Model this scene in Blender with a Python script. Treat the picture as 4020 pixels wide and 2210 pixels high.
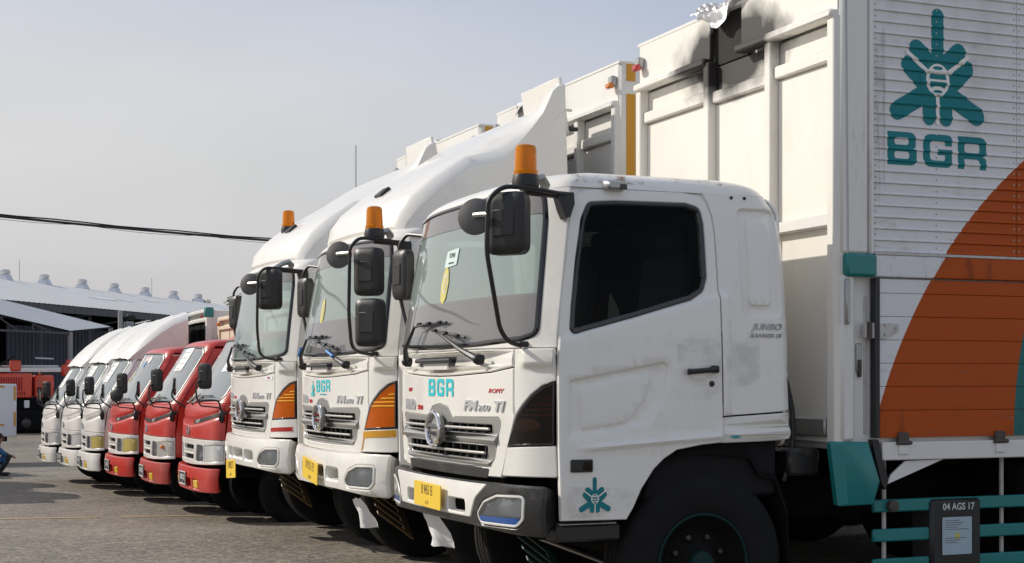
import bpy, bmesh, math, random
import numpy as np
from mathutils import Vector as V, Matrix, Euler
from mathutils.geometry import delaunay_2d_cdt
R = math.radians
random.seed(7)
for o in list(bpy.data.objects): bpy.data.objects.remove(o)
sc = bpy.context.scene
col = sc.collection

# ------------------------------------------------------------------ camera, sky, sun, exposure
cd = bpy.data.cameras.new('camera'); cam = bpy.data.objects.new('camera', cd); col.objects.link(cam)
cam.location = (0, 0, 1.53)
cam.rotation_euler = (R(90), 0, R(-22.46))
cd.sensor_width = 36; cd.lens = 36*5950/4020
cd.shift_y = (1494-1105)/4020
cd.clip_start = .05; cd.clip_end = 3000
sc.camera = cam

SUN = V((-.64, .55, .53)).normalized()
sun_el = math.asin(SUN.z); sun_az = math.atan2(SUN.x, SUN.y)
wd = bpy.data.worlds.new('World'); sc.world = wd; wd.use_nodes = True
nt = wd.node_tree; nt.nodes.clear()
def N(nt, t, **k):
    n = nt.nodes.new(t)
    for a, b in k.items():
        if a == 'i':
            for kk, vv in b.items(): n.inputs[kk].default_value = vv
        else: setattr(n, a, b)
    return n
sky = N(nt, 'ShaderNodeTexSky', sky_type='NISHITA', sun_disc=False)
sky.sun_elevation = sun_el; sky.sun_rotation = sun_az
sky.air_density = 1.2; sky.dust_density = 3.0; sky.ozone_density = 1.0
tc = N(nt, 'ShaderNodeTexCoord'); mp = N(nt, 'ShaderNodeMapping'); mp.inputs['Scale'].default_value = (1.6, 1.6, 3.4)
mp.inputs['Location'].default_value = (3.1, .4, .2)
n1 = N(nt, 'ShaderNodeTexNoise', i={'Scale': 1.3, 'Detail': 4.0, 'Roughness': .5})
rp = N(nt, 'ShaderNodeMapRange', i={'From Min': .34, 'From Max': .60, 'To Min': .72, 'To Max': 1.0})
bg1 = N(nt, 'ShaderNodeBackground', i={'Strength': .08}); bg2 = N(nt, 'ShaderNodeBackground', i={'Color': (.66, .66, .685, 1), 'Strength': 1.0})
sx = N(nt, 'ShaderNodeSeparateXYZ'); cr = N(nt, 'ShaderNodeValToRGB'); e = cr.color_ramp.elements
e[0].position = .0; e[0].color = (.66, .65, .675, 1); e[1].position = .9; e[1].color = (.35, .41, .54, 1)
for z_, c_ in ((.07, (.665, .655, .685, 1)), (.14, (.72, .715, .715, 1)), (.19, (.70, .705, .73, 1)), (.26, (.60, .635, .73, 1)), (.45, (.45, .50, .62, 1))): q = e.new(z_); q.color = c_
nt.links.new(tc.outputs['Generated'], sx.inputs[0]); nt.links.new(sx.outputs['Z'], cr.inputs[0]); 
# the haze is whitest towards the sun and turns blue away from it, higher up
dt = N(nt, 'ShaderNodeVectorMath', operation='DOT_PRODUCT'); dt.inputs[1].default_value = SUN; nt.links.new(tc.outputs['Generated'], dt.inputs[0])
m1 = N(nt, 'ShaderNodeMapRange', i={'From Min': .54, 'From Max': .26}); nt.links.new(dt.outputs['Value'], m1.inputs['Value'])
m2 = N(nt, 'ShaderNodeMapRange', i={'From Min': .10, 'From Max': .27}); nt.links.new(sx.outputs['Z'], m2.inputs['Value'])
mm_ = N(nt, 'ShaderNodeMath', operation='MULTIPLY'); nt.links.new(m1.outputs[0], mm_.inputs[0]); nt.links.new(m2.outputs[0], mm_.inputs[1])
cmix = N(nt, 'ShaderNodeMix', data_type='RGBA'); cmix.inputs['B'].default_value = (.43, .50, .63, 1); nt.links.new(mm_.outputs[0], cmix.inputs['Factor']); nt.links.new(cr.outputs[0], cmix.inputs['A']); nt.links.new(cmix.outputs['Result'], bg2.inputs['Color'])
mx = N(nt, 'ShaderNodeMixShader'); wo = N(nt, 'ShaderNodeOutputWorld')
L = nt.links.new
L(tc.outputs['Generated'], mp.inputs['Vector']); L(mp.outputs['Vector'], n1.inputs['Vector']); L(n1.outputs['Fac'], rp.inputs['Value'])
L(sky.outputs['Color'], bg1.inputs['Color'])
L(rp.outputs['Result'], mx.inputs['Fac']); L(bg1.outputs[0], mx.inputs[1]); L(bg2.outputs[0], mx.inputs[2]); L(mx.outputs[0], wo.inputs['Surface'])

sl = bpy.data.lights.new('sun', 'SUN'); sl.energy = 3.75; sl.angle = R(.6); sl.color = (1, .93, .82)
so = bpy.data.objects.new('sun', sl); col.objects.link(so); so.rotation_euler = SUN.to_track_quat('Z', 'Y').to_euler(); so.location = (-20, 20, 30)
sc.view_settings.view_transform = 'Standard'; sc.view_settings.look = 'None'
sc.view_settings.gamma = 1; sc.view_settings.exposure = 0; sc.view_settings.use_curve_mapping = False
sc.render.engine = 'CYCLES'
sc.cycles.max_bounces = 8; sc.cycles.transparent_max_bounces = 16

# ------------------------------------------------------------------ materials
MATS = {}
def stainmat(name, c, lo=.5, hi=.66, scale=9., stretch=(1, 1, 1), amount=.8):
    """patchy stain lying on paint: rust or grime where a noise is high, clear elsewhere"""
    m = bpy.data.materials.new(name); m.use_nodes = True; t = m.node_tree; t.nodes.clear(); o = t.nodes.new('ShaderNodeOutputMaterial'); tr = t.nodes.new('ShaderNodeBsdfTransparent'); d = t.nodes.new('ShaderNodeBsdfDiffuse'); d.inputs['Color'].default_value = (*c, 1)
    g = t.nodes.new('ShaderNodeNewGeometry'); mp = t.nodes.new('ShaderNodeMapping'); mp.inputs['Scale'].default_value = stretch; n = t.nodes.new('ShaderNodeTexNoise'); n.inputs['Scale'].default_value = scale; n.inputs['Detail'].default_value = 8; n.inputs['Roughness'].default_value = .7
    mr = t.nodes.new('ShaderNodeMapRange'); mr.inputs['From Min'].default_value = lo; mr.inputs['From Max'].default_value = hi; mr.inputs['To Max'].default_value = amount; mx = t.nodes.new('ShaderNodeMixShader')
    t.links.new(g.outputs['Position'], mp.inputs[0]); t.links.new(mp.outputs[0], n.inputs['Vector']); t.links.new(n.outputs['Fac'], mr.inputs['Value']); t.links.new(mr.outputs[0], mx.inputs[0]); t.links.new(tr.outputs[0], mx.inputs[1]); t.links.new(d.outputs[0], mx.inputs[2]); t.links.new(mx.outputs[0], o.inputs[0]); MATS[name] = m
stainmat('rust_stain', (.28, .13, .05)); stainmat('grime_stain', (.30, .27, .23), .45, .75, 5., amount=.35); stainmat('drip_stain', (.12, .085, .055), .54, .70, 14., (1, 1, .15), .42)
def pmat(name, c, rough=.5, metal=0., coat=0., var=.06, vscale=3., dirt=0., dirtcol=(.12, .10, .075), bump=0., bscale=60., spec=.5, ior=1.5, stretch=(1, 1, 1), trans=0., coatr=.08, dscale=2.2, dlo=.52):
    m = bpy.data.materials.new(name); m.use_nodes = True; t = m.node_tree
    p = t.nodes['Principled BSDF']; p.inputs['Roughness'].default_value = rough; p.inputs['Metallic'].default_value = metal
    p.inputs['Coat Weight'].default_value = coat; p.inputs['Coat Roughness'].default_value = coatr; p.inputs['IOR'].default_value = ior
    p.inputs['Specular IOR Level'].default_value = spec; p.inputs['Transmission Weight'].default_value = trans
    g = t.nodes.new('ShaderNodeNewGeometry') ; mpn = t.nodes.new('ShaderNodeMapping'); mpn.inputs['Scale'].default_value = stretch
    t.links.new(g.outputs['Position'], mpn.inputs['Vector'])
    n = t.nodes.new('ShaderNodeTexNoise'); n.inputs['Scale'].default_value = vscale; n.inputs['Detail'].default_value = 5
    t.links.new(mpn.outputs['Vector'], n.inputs['Vector'])
    mix = t.nodes.new('ShaderNodeMix'); mix.data_type = 'RGBA'
    mix.inputs['A'].default_value = (*[max(0, x*(1-var)) for x in c], 1); mix.inputs['B'].default_value = (*[min(1, x*(1+var)) for x in c], 1)
    t.links.new(n.outputs['Fac'], mix.inputs['Factor']); out = mix.outputs['Result']
    if dirt > 0:
        n2 = t.nodes.new('ShaderNodeTexNoise'); n2.inputs['Scale'].default_value = dscale; n2.inputs['Detail'].default_value = 8; n2.inputs['Roughness'].default_value = .68
        t.links.new(mpn.outputs['Vector'], n2.inputs['Vector'])
        mr = t.nodes.new('ShaderNodeMapRange'); mr.inputs['From Min'].default_value = dlo; mr.inputs['From Max'].default_value = dlo+.23; mr.inputs['To Max'].default_value = dirt
        t.links.new(n2.outputs['Fac'], mr.inputs['Value'])
        mix2 = t.nodes.new('ShaderNodeMix'); mix2.data_type = 'RGBA'; mix2.inputs['B'].default_value = (*dirtcol, 1)
        t.links.new(mr.outputs['Result'], mix2.inputs['Factor']); t.links.new(out, mix2.inputs['A']); out = mix2.outputs['Result']
    t.links.new(out, p.inputs['Base Color'])
    if bump > 0:
        nb = t.nodes.new('ShaderNodeTexNoise'); nb.inputs['Scale'].default_value = bscale; nb.inputs['Detail'].default_value = 4
        t.links.new(g.outputs['Position'], nb.inputs['Vector'])
        b = t.nodes.new('ShaderNodeBump'); b.inputs['Strength'].default_value = bump; b.inputs['Distance'].default_value = .01
        t.links.new(nb.outputs['Fac'], b.inputs['Height']); t.links.new(b.outputs['Normal'], p.inputs['Normal'])
    MATS[name] = m
    return m
def glassmat(name, tint, ior=1.5, refl=(1, 1, 1), rough=.0, body=None, bodyfac=0., tlf=.45):
    m = bpy.data.materials.new(name); m.use_nodes = True; t = m.node_tree; t.nodes.clear()
    o = t.nodes.new('ShaderNodeOutputMaterial'); tr = t.nodes.new('ShaderNodeBsdfTransparent'); tr.inputs['Color'].default_value = (*tint, 1)
    gl = t.nodes.new('ShaderNodeBsdfGlossy'); gl.inputs['Roughness'].default_value = rough; gl.inputs['Color'].default_value = (*refl, 1)
    f = t.nodes.new('ShaderNodeFresnel'); f.inputs['IOR'].default_value = ior; mx = t.nodes.new('ShaderNodeMixShader')
    base = tr.outputs[0]
    if body:
        d = t.nodes.new('ShaderNodeBsdfDiffuse'); d.inputs['Color'].default_value = (*body, 1)
        tl = t.nodes.new('ShaderNodeBsdfTranslucent'); tl.inputs['Color'].default_value = (*body, 1); ads = t.nodes.new('ShaderNodeMixShader'); ads.inputs[0].default_value = tlf
        t.links.new(d.outputs[0], ads.inputs[1]); t.links.new(tl.outputs[0], ads.inputs[2]); d = ads
        m2 = t.nodes.new('ShaderNodeMixShader'); m2.inputs[0].default_value = bodyfac
        t.links.new(base, m2.inputs[1]); t.links.new(d.outputs[0], m2.inputs[2]); base = m2.outputs[0]
    t.links.new(f.outputs[0], mx.inputs[0]); t.links.new(base, mx.inputs[1]); t.links.new(gl.outputs[0], mx.inputs[2]); t.links.new(mx.outputs[0], o.inputs[0])
    MATS[name] = m; return m
pmat('white', (.84, .82, .77), .35, coat=.5, var=.03, dirt=.30, dirtcol=(.44, .40, .34), vscale=1.5, coatr=.06, dscale=3.0)
pmat('white_box', (.77, .755, .72), .5, coat=.15, var=.04, dirt=.35, dirtcol=(.40, .36, .31), stretch=(1, 1, .2), vscale=2)
pmat('beige', (.70, .60, .47), .5, var=.05, dirt=.2, dirtcol=(.4, .33, .25))
pmat('pearl', (.74, .75, .80), .3, coat=.6, var=.03)
pmat('silver', (.52, .50, .47), .32, metal=.35, var=.04, dirt=.15, dirtcol=(.2, .18, .16))
pmat('silver_white', (.74, .72, .68), .32, coat=.3, var=.04, dirt=.2, dirtcol=(.4, .36, .3))
pmat('grille_grey', (.33, .325, .31), .36, metal=.3, var=.05)
pmat('badge_silver', (.66, .67, .69), .28, metal=.45, var=.05)
pmat('chrome', (.82, .82, .82), .08, metal=1., var=.02)
pmat('dull_metal', (.42, .42, .41), .4, metal=.8, var=.1)
pmat('black_plastic', (.018, .018, .019), .42, var=.2, bump=.06, bscale=400)
pmat('black_gloss', (.012, .012, .013), .18, coat=.4, var=.1)
pmat('bumper_grey', (.028, .0275, .027), .34, var=.35, vscale=9, dirt=.42, dirtcol=(.24, .22, .19), dscale=7, dlo=.54, bump=.1, bscale=200)
pmat('rubber', (.012, .012, .0125), .85, var=.25, spec=.2, vscale=8, dirt=.25, dirtcol=(.04, .036, .03), bump=.15, bscale=150)
pmat('under', (.010, .010, .010), .9, var=.3, spec=.08, dirt=.3, dirtcol=(.03, .026, .02))
pmat('interior', (.018, .018, .02), .9, var=.1, spec=.1)
pmat('seat_cloth', (.03, .03, .033), .9, spec=.1)
pmat('rim_teal', (.007, .032, .031), .6, spec=.2)
pmat('interior_light', (.42, .44, .44), .8, var=.08)
pmat('curtain', (.62, .74, .72), .85, var=.1, stretch=(1, 9, .3))
pmat('red', (.52, .032, .020), .36, coat=.35, var=.08, dirt=.14, dirtcol=(.42, .13, .09), coatr=.15)
pmat('red_worn', (.42, .04, .028), .42, coat=.3, var=.12, dirt=.75, dirtcol=(.22, .09, .05), dscale=7)
pmat('red_tape', (.45, .012, .012), .35)
pmat('teal', (.008, .20, .195), .4, coat=.2, var=.1, dirt=.3, dirtcol=(.12, .22, .2), dscale=9, dlo=.60)
pmat('teal_decal', (.008, .20, .225), .5, var=.06, spec=.3)
pmat('cyan_decal', (.02, .55, .62), .45, var=.04)
pmat('red_decal', (.62, .05, .06), .45)
pmat('amber_tape', (.62, .30, .02), .35, var=.1)
pmat('olive_tape', (.42, .33, .08), .5, var=.15)
pmat('plate_yellow', (.83, .56, .045), .45, var=.08, dirt=.3, dirtcol=(.6, .4, .1), dscale=14)
pmat('plate_black', (.03, .03, .032), .4)
pmat('plate_ink', (.10, .065, .02), .6)
pmat('plate_white', (.65, .65, .64), .5)
pmat('fog_yellow', (.80, .50, .02), .25, coat=.6)
pmat('blue_film', (.01, .09, .36), .2, coat=.7, var=.2)
pmat('blue_tape', (.03, .22, .62), .4)
pmat('paper', (.82, .83, .84), .7, var=.05, dirt=.2, dirtcol=(.5, .55, .6), dscale=25)
pmat('paper_blue', (.40, .50, .56), .6, var=.1, dirt=.3, dirtcol=(.25, .33, .4), dscale=30)
pmat('ink', (.12, .12, .14), .7)
pmat('chalk', (.62, .64, .62), .8)
pmat('sticker_yellow', (.62, .55, .16), .6)
pmat('pink_decal', (.75, .36, .36), .6)
pmat('tan_steel', (.17, .105, .05), .5, var=.2, dirt=.4, dirtcol=(.1, .07, .04))
pmat('green_steel', (.02, .06, .048), .45, var=.2)
pmat('lime_cloth', (.50, .55, .04), .8)
pmat('hollow_shade', (.022, .019, .017), .9, var=.4, dirt=.5, dirtcol=(.09, .08, .07), dscale=8)
pmat('foil', (.62, .63, .66), .4, metal=.35, var=.15, dirt=.45, dirtcol=(.2, .2, .22), dscale=14)
pmat('hinge_dark', (.07, .055, .045), .6, var=.3, dirt=.5, dirtcol=(.16, .05, .03), dscale=20)
pmat('hinge_light', (.55, .53, .50), .5, var=.1, dirt=.5, dirtcol=(.15, .1, .07), dscale=18)
pmat('marker_amber', (.75, .22, .02), .2, coat=.8)
pmat('marker_red', (.55, .02, .02), .2, coat=.8)
pmat('lamp_back', (.95, .93, .88), .3, metal=.0, var=.1, vscale=20)
pmat('lamp_slat', (.85, .82, .75), .2, metal=.1)
pmat('mirror_shell', (.11, .105, .10), .5, var=.15)
pmat('lamp_white', (.66, .67, .66), .18, metal=.25, var=.15, vscale=25)
glassmat('windshield', (.72, .86, .84), 1.5, body=(.70, .85, .825), bodyfac=.66)
glassmat('tint_film', (.45, .44, .45), 1.45, body=(.56, .54, .55), bodyfac=.62)
glassmat('side_glass', (.66, .78, .76), 1.16)
glassmat('windshield_pale', (.75, .86, .84), 1.8, body=(.78, .84, .83), bodyfac=.62)
glassmat('rear_glass', (.74, .88, .85), 1.3)
glassmat('clear_lens', (.93, .95, .95), 1.4)
glassmat('amber_lens', (1., .45, .03), 1.4, body=(1., .19, .002), bodyfac=.55, tlf=.05)
pmat('amber_ridge', (.98, .52, .03), .25, coat=.5)
glassmat('beacon_lens', (1., .45, .02), 1.4, body=(1., .36, .004), bodyfac=.86, tlf=.40)
glassmat('smoked_lens', (.30, .17, .11), 1.45)
glassmat('mirror_glass', (.02, .02, .02), 30)
# ------------------------------------------------------------------ geometry helpers
def M(m): return MATS[m] if isinstance(m, str) else m
def obj(name, me, mat, parent=None, smooth=40):
    if mat is not None and not me.materials: me.materials.append(M(mat))
    if smooth:
        me.polygons.foreach_set('use_smooth', [True]*len(me.polygons)); me.set_sharp_from_angle(angle=R(smooth))
    o = bpy.data.objects.new(name, me); col.objects.link(o)
    if parent is not None: o.parent = parent
    return o
def mk(name, vs, fs, mat, parent=None, smooth=40):
    me = bpy.data.meshes.new(name); me.from_pydata([tuple(v) for v in vs], [], fs); me.update()
    return obj(name, me, mat, parent, smooth)
def thing(name, label, cat, loc=(0, 0, 0), rz=0, group=None):
    o = bpy.data.objects.new(name, None); col.objects.link(o); o.empty_display_size = .2
    o.location = loc; o.rotation_euler = (0, 0, rz); tag(o, label, cat, group); return o
def tag(o, label=None, cat=None, group=None, kind=None):
    for k, v in (('label', label), ('category', cat), ('group', group), ('kind', kind)):
        if v: o[k] = v
    return o
def frame(d):
    d = V(d).normalized(); a = V((0, 0, 1)) if abs(d.z) < .9 else V((1, 0, 0))
    u = a.cross(d).normalized(); return u, d.cross(u)
class MB:
    def __init__(s): s.v = []; s.f = []
    def add(s, vs, fs, mtx=None):
        b = len(s.v); s.v += [(mtx @ V(p)) if mtx else V(p) for p in vs]; s.f += [[b+i for i in f] for f in fs]; return s
    def box(s, c, d, bev=.004, mtx=None):
        hx, hy, hz = d[0]/2, d[1]/2, d[2]/2; b = min(bev, hx*.6, hy*.6, hz*.6); c = V(c)
        vs = []; ix = {}
        for sx in (-1, 1):
            for sy in (-1, 1):
                for sz in (-1, 1):
                    for a in range(3):
                        p = [sx*(hx-b), sy*(hy-b), sz*(hz-b)]; p[a] = (sx*hx, sy*hy, sz*hz)[a]
                        ix[(sx, sy, sz, a)] = len(vs); vs.append(c+V(p))
        fs = []
        for a in range(3):
            for sg in (-1, 1):
                q = []
                for (i, j) in ((-1, -1), (1, -1), (1, 1), (-1, 1)):
                    k = [0, 0, 0]; k[a] = sg; k[(a+1) % 3] = i; k[(a+2) % 3] = j; q.append(ix[(*k, a)])
                fs.append(q if sg > 0 else q[::-1])
        for a in range(3):
            b1, b2 = (a+1) % 3, (a+2) % 3
            for i in (-1, 1):
                for j in (-1, 1):
                    k0 = [0, 0, 0]; k1 = [0, 0, 0]; k0[a] = -1; k1[a] = 1
                    for k in (k0, k1): k[b1] = i; k[b2] = j
                    q = [ix[(*k0, b1)], ix[(*k1, b1)], ix[(*k1, b2)], ix[(*k0, b2)]]
                    fs.append(q if i*j < 0 else q[::-1])
        for sx in (-1, 1):
            for sy in (-1, 1):
                for sz in (-1, 1):
                    q = [ix[(sx, sy, sz, a)] for a in range(3)]; fs.append(q if sx*sy*sz > 0 else q[::-1])
        return s.add(vs, fs, mtx)
    def tube(s, path, r, n=8, closed=False):
        P = [V(p) for p in path]; k = len(P); rs = r if isinstance(r, (list, tuple)) else [r]*k
        T = []
        for i in range(k):
            a = P[(i-1) % k] if (i or closed) else P[0]; b = P[(i+1) % k] if (i < k-1 or closed) else P[-1]
            T.append((b-a).normalized() if (b-a).length > 1e-9 else V((0, 0, 1)))
        u, w = frame(T[0]); rings = []
        for i in range(k):
            u = (u - T[i]*u.dot(T[i]));  u = u.normalized() if u.length > 1e-6 else frame(T[i])[0]
            w = T[i].cross(u)
            rings.append([P[i]+(u*math.cos(2*math.pi*j/n)+w*math.sin(2*math.pi*j/n))*rs[i] for j in range(n)])
        return s.loft(rings, cap=not closed, cyc=closed)
    def loft(s, rings, cap=True, cyc=False, capS=None, capE=None, open_=False):
        n = len(rings[0]); vs = [p for r in rings for p in r]; fs = []; k = len(rings)
        for i in range(k if cyc else k-1):
            a, b = i*n, ((i+1) % k)*n
            for j in range(n-1 if open_ else n): fs.append([a+j, a+(j+1) % n, b+(j+1) % n, b+j])
        if (cap if capS is None else capS): fs.append(list(range(n))[::-1])
        if (cap if capE is None else capE): fs.append([(k-1)*n+j for j in range(n)])
        return s.add(vs, fs)
    def lathe(s, prof, o=(0, 0, 0), d=(0, 0, 1), n=24, cap=True):
        o = V(o); d = V(d).normalized(); u, w = frame(d)
        rings = [[o+d*h+(u*math.cos(2*math.pi*j/n)+w*math.sin(2*math.pi*j/n))*max(r, 1e-4) for j in range(n)] for r, h in prof]
        return s.loft(rings, cap=cap)
    def prism(s, poly, fn, d0, d1):
        n = len(poly); a = sum(poly[i][0]*poly[(i+1) % n][1]-poly[(i+1) % n][0]*poly[i][1] for i in range(n))
        if a < 0: poly = poly[::-1]
        vs = [fn(x, y, d0) for x, y in poly]+[fn(x, y, d1) for x, y in poly]
        return s.add(vs, [list(range(n))[::-1], [n+i for i in range(n)]]+[[i, (i+1) % n, n+(i+1) % n, n+i] for i in range(n)])
    def ball(s, c, r, n=12, sc=(1, 1, 1)):
        c = V(c); k = max(4, n//2)
        rings = [[c+V((math.cos(2*math.pi*j/n)*math.sin(a)*r*sc[0], math.sin(2*math.pi*j/n)*math.sin(a)*r*sc[1], math.cos(a)*r*sc[2])) for j in range(n)] for a in [math.pi*(.02+.96*i/k) for i in range(k+1)]]
        return s.loft(rings[::-1])
    def build(s, name, mat, parent=None, smooth=40, fix=True):
        me = bpy.data.meshes.new(name); me.from_pydata([tuple(p) for p in s.v], [], s.f); me.update()
        if fix:
            bm = bmesh.new(); bm.from_mesh(me); bmesh.ops.recalc_face_normals(bm, faces=bm.faces); bm.to_mesh(me); bm.free()
        return obj(name, me, mat, parent, smooth)
def bx(name, c, d, mat, parent=None, bev=.004, rot=None):
    m = None
    if rot: m = Matrix.Translation(V(c)) @ Euler(rot).to_matrix().to_4x4() @ Matrix.Translation(-V(c))
    return MB().box(c, d, bev, m).build(name, mat, parent, fix=False)
def rpoly(pts, r=.02, n=4):
    """polygon with rounded corners; a point may carry its own radius"""
    out = []; k = len(pts)
    for i in range(k):
        p = V(pts[i][:2]); rr = pts[i][2] if len(pts[i]) > 2 else r
        a = V(pts[i-1][:2])-p; b = V(pts[(i+1) % k][:2])-p
        if rr <= 1e-5 or a.length < 1e-6 or b.length < 1e-6: out.append(tuple(p)); continue
        ang = a.angle(b); t = min(rr/max(math.tan(ang/2), .05), a.length*.48, b.length*.48)
        p0 = p+a.normalized()*t; p1 = p+b.normalized()*t
        for j in range(n+1):
            f = j/n; out.append(tuple(p0*(1-f)**2+p*2*f*(1-f)+p1*f*f))
    return out
def rrect(x0, y0, x1, y1, r=.02, n=4): return rpoly([(x0, y0), (x1, y0), (x1, y1), (x0, y1)], r, n)
def ell(cx, cy, rx, ry, n=24): return [(cx+rx*math.cos(2*math.pi*i/n), cy+ry*math.sin(2*math.pi*i/n)) for i in range(n)]
def capsule(a, b, r, n=7):
    a = V(a); b = V(b); d = (b-a).normalized(); w = V((-d.y, d.x)); out = []
    for i in range(n+1): t = math.pi*i/n; out.append(tuple(b+w*r*math.cos(t)+d*r*math.sin(t)))
    for i in range(n+1): t = math.pi*i/n; out.append(tuple(a-w*r*math.cos(t)-d*r*math.sin(t)))
    return out
def area(p): return sum(p[i-1][0]*p[i][1]-p[i][0]*p[i-1][1] for i in range(len(p)))/2
def dens(p, st):
    o = []
    for i in range(len(p)):
        a, b = V(p[i]), V(p[(i+1) % len(p)]); k = max(1, math.ceil((b-a).length/st)); o += [tuple(a+(b-a)*(j/k)) for j in range(k)]
    return o
def inset(p, b):
    n = len(p); o = []
    for i in range(n):
        a, c, d = V(p[i-1]), V(p[i]), V(p[(i+1) % n]); e, f = (c-a), (d-c)
        e = e.normalized() if e.length > 1e-9 else f.normalized(); f = f.normalized() if f.length > 1e-9 else e
        m = V((-e.y, e.x))+V((-f.y, f.x)); L2 = max(m.length_squared, .6); o.append(tuple(c+m*(2*b/L2)))
    return o
def inpoly(P, poly):
    x, y = P[:, 0], P[:, 1]; r = np.zeros(len(P), bool); n = len(poly); j = n-1
    for i in range(n):
        xi, yi = poly[i]; xj, yj = poly[j]
        if yi != yj:
            c = ((yi > y) != (yj > y)) & (x < (xj-xi)*(y-yi)/(yj-yi)+xi); r ^= c
        j = i
    return r
def panel(name, surf, outline, holes=(), thick=.02, bev=.004, off=0., step=.12, grid=None, mat='white', parent=None, relief=None, mirror=False, zlines=None, smooth=38, back=False, feat=()):
    """a sheet cut to shape on a curved surface: bevelled rim, optional holes, embossing and real thickness"""
    if area(outline) < 0: outline = outline[::-1]
    outline = dens(outline, step); hs = []
    for h in holes:
        h = list(h)
        if area(h) > 0: h = h[::-1]
        hs.append(dens(h, step))
    loops = [outline]+hs
    tops = [inset(l, bev) if bev > 0 else l for l in loops]
    pts = []; ed = []; ranges = []
    for l in tops:
        b = len(pts); pts += l; ranges.append((b, len(l))); ed += [(b+i, b+(i+1) % len(l)) for i in range(len(l))]
    xs = [p[0] for p in tops[0]]; ys = [p[1] for p in tops[0]]
    if grid:
        gx, gy = grid; nx = int((max(xs)-min(xs))/gx); ny = int((max(ys)-min(ys))/gy)
        G = np.array([(min(xs)+gx*(i+.5)+(.13*gx if j % 2 else 0), min(ys)+gy*(j+.5)) for i in range(nx+1) for j in range(ny+1)])
        if len(G):
            k = inpoly(G, tops[0])
            for h in tops[1:]: k &= ~inpoly(G, h)
            B = np.array(pts); G = G[k]
            if len(G):
                dd = ((G[:, None, :]-B[None])**2).sum(2).min(1); G = G[dd > (.35*min(gx, gy))**2]
                pts = pts+[tuple(g) for g in G]
    if zlines:
        for z in zlines:
            if min(ys)+1e-4 < z < max(ys)-1e-4: b = len(pts); pts += [(min(xs)-.01, z), (max(xs)+.01, z)]; ed.append((b, b+1))
    for fl, closed in feat:
        fl = dens(fl, .03) if closed else fl
        k = inpoly(np.array(fl), tops[0])
        for h in tops[1:]: k &= ~inpoly(np.array(fl), h)
        prev = None; first = None
        for q, ok in zip(fl, k):
            if not ok: prev = None; continue
            pts.append(tuple(q)); i = len(pts)-1
            if prev is not None: ed.append((prev, i))
            elif q is fl[0]: first = i
            prev = i
        if closed and first is not None and prev is not None: ed.append((prev, first))
    ov, oe, of, orig, _, _ = delaunay_2d_cdt([V(p) for p in pts], ed, [], 0, 1e-6)
    mp = {}
    for i, og in enumerate(orig):
        for q in og: mp[q] = i
    OV = np.array([tuple(p) for p in ov]); C = np.array([OV[f].mean(0) for f in of])
    keep = inpoly(C, tops[0])
    for h in tops[1:]: keep &= ~inpoly(C, h)
    def at(u, v, h):
        e = 2e-3; p = V(surf(u, v)); n = (V(surf(u+e, v))-V(surf(u-e, v))).cross(V(surf(u, v+e))-V(surf(u, v-e)))
        n = n.normalized() if n.length > 1e-12 else V((0, 0, 1)); return p+n*h
    rl = (lambda u, v: relief(u, v)) if relief else (lambda u, v: 0)
    used = {}; vs = []; fs = []
    def vi(i):
        if i not in used: used[i] = len(vs); vs.append(at(ov[i].x, ov[i].y, off+rl(ov[i].x, ov[i].y)))
        return used[i]
    for f, k in zip(of, keep):
        if k: fs.append([vi(i) for i in f])
    nt0 = len(fs)
    if thick > 0:
        for (b, n), l, tp in zip(ranges, loops, tops):
            top = [vi(mp[b+i]) for i in range(n)]; prev = top
            levels = ([(l, off-bev*.3), (l, off-bev)] if False else [(l, off-bev)]) if bev > 0 else []
            levels.append((l, off-thick))
            for (ll, h) in levels:
                s0 = len(vs); vs += [at(p[0], p[1], h+rl(p[0], p[1])) for p in ll]; cur = list(range(s0, s0+n))
                for i in range(n): fs.append([prev[(i+1) % n], prev[i], cur[i], cur[(i+1) % n]])
                prev = cur
        if back:
            m = {}
            for f in fs[:nt0]:
                for i in f:
                    if i not in m: m[i] = len(vs); vs.append(None)
            inv = {v: k for k, v in used.items()}
            for i, j in m.items(): vs[j] = at(ov[inv[i]].x, ov[inv[i]].y, off-thick)
            fs += [[m[i] for i in f[::-1]] for f in fs[:nt0]]
    if mirror:
        vs = [V((p.x, -p.y, p.z)) for p in vs]; fs = [f[::-1] for f in fs]
    return mk(name, vs, fs, mat, parent, smooth)
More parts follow.
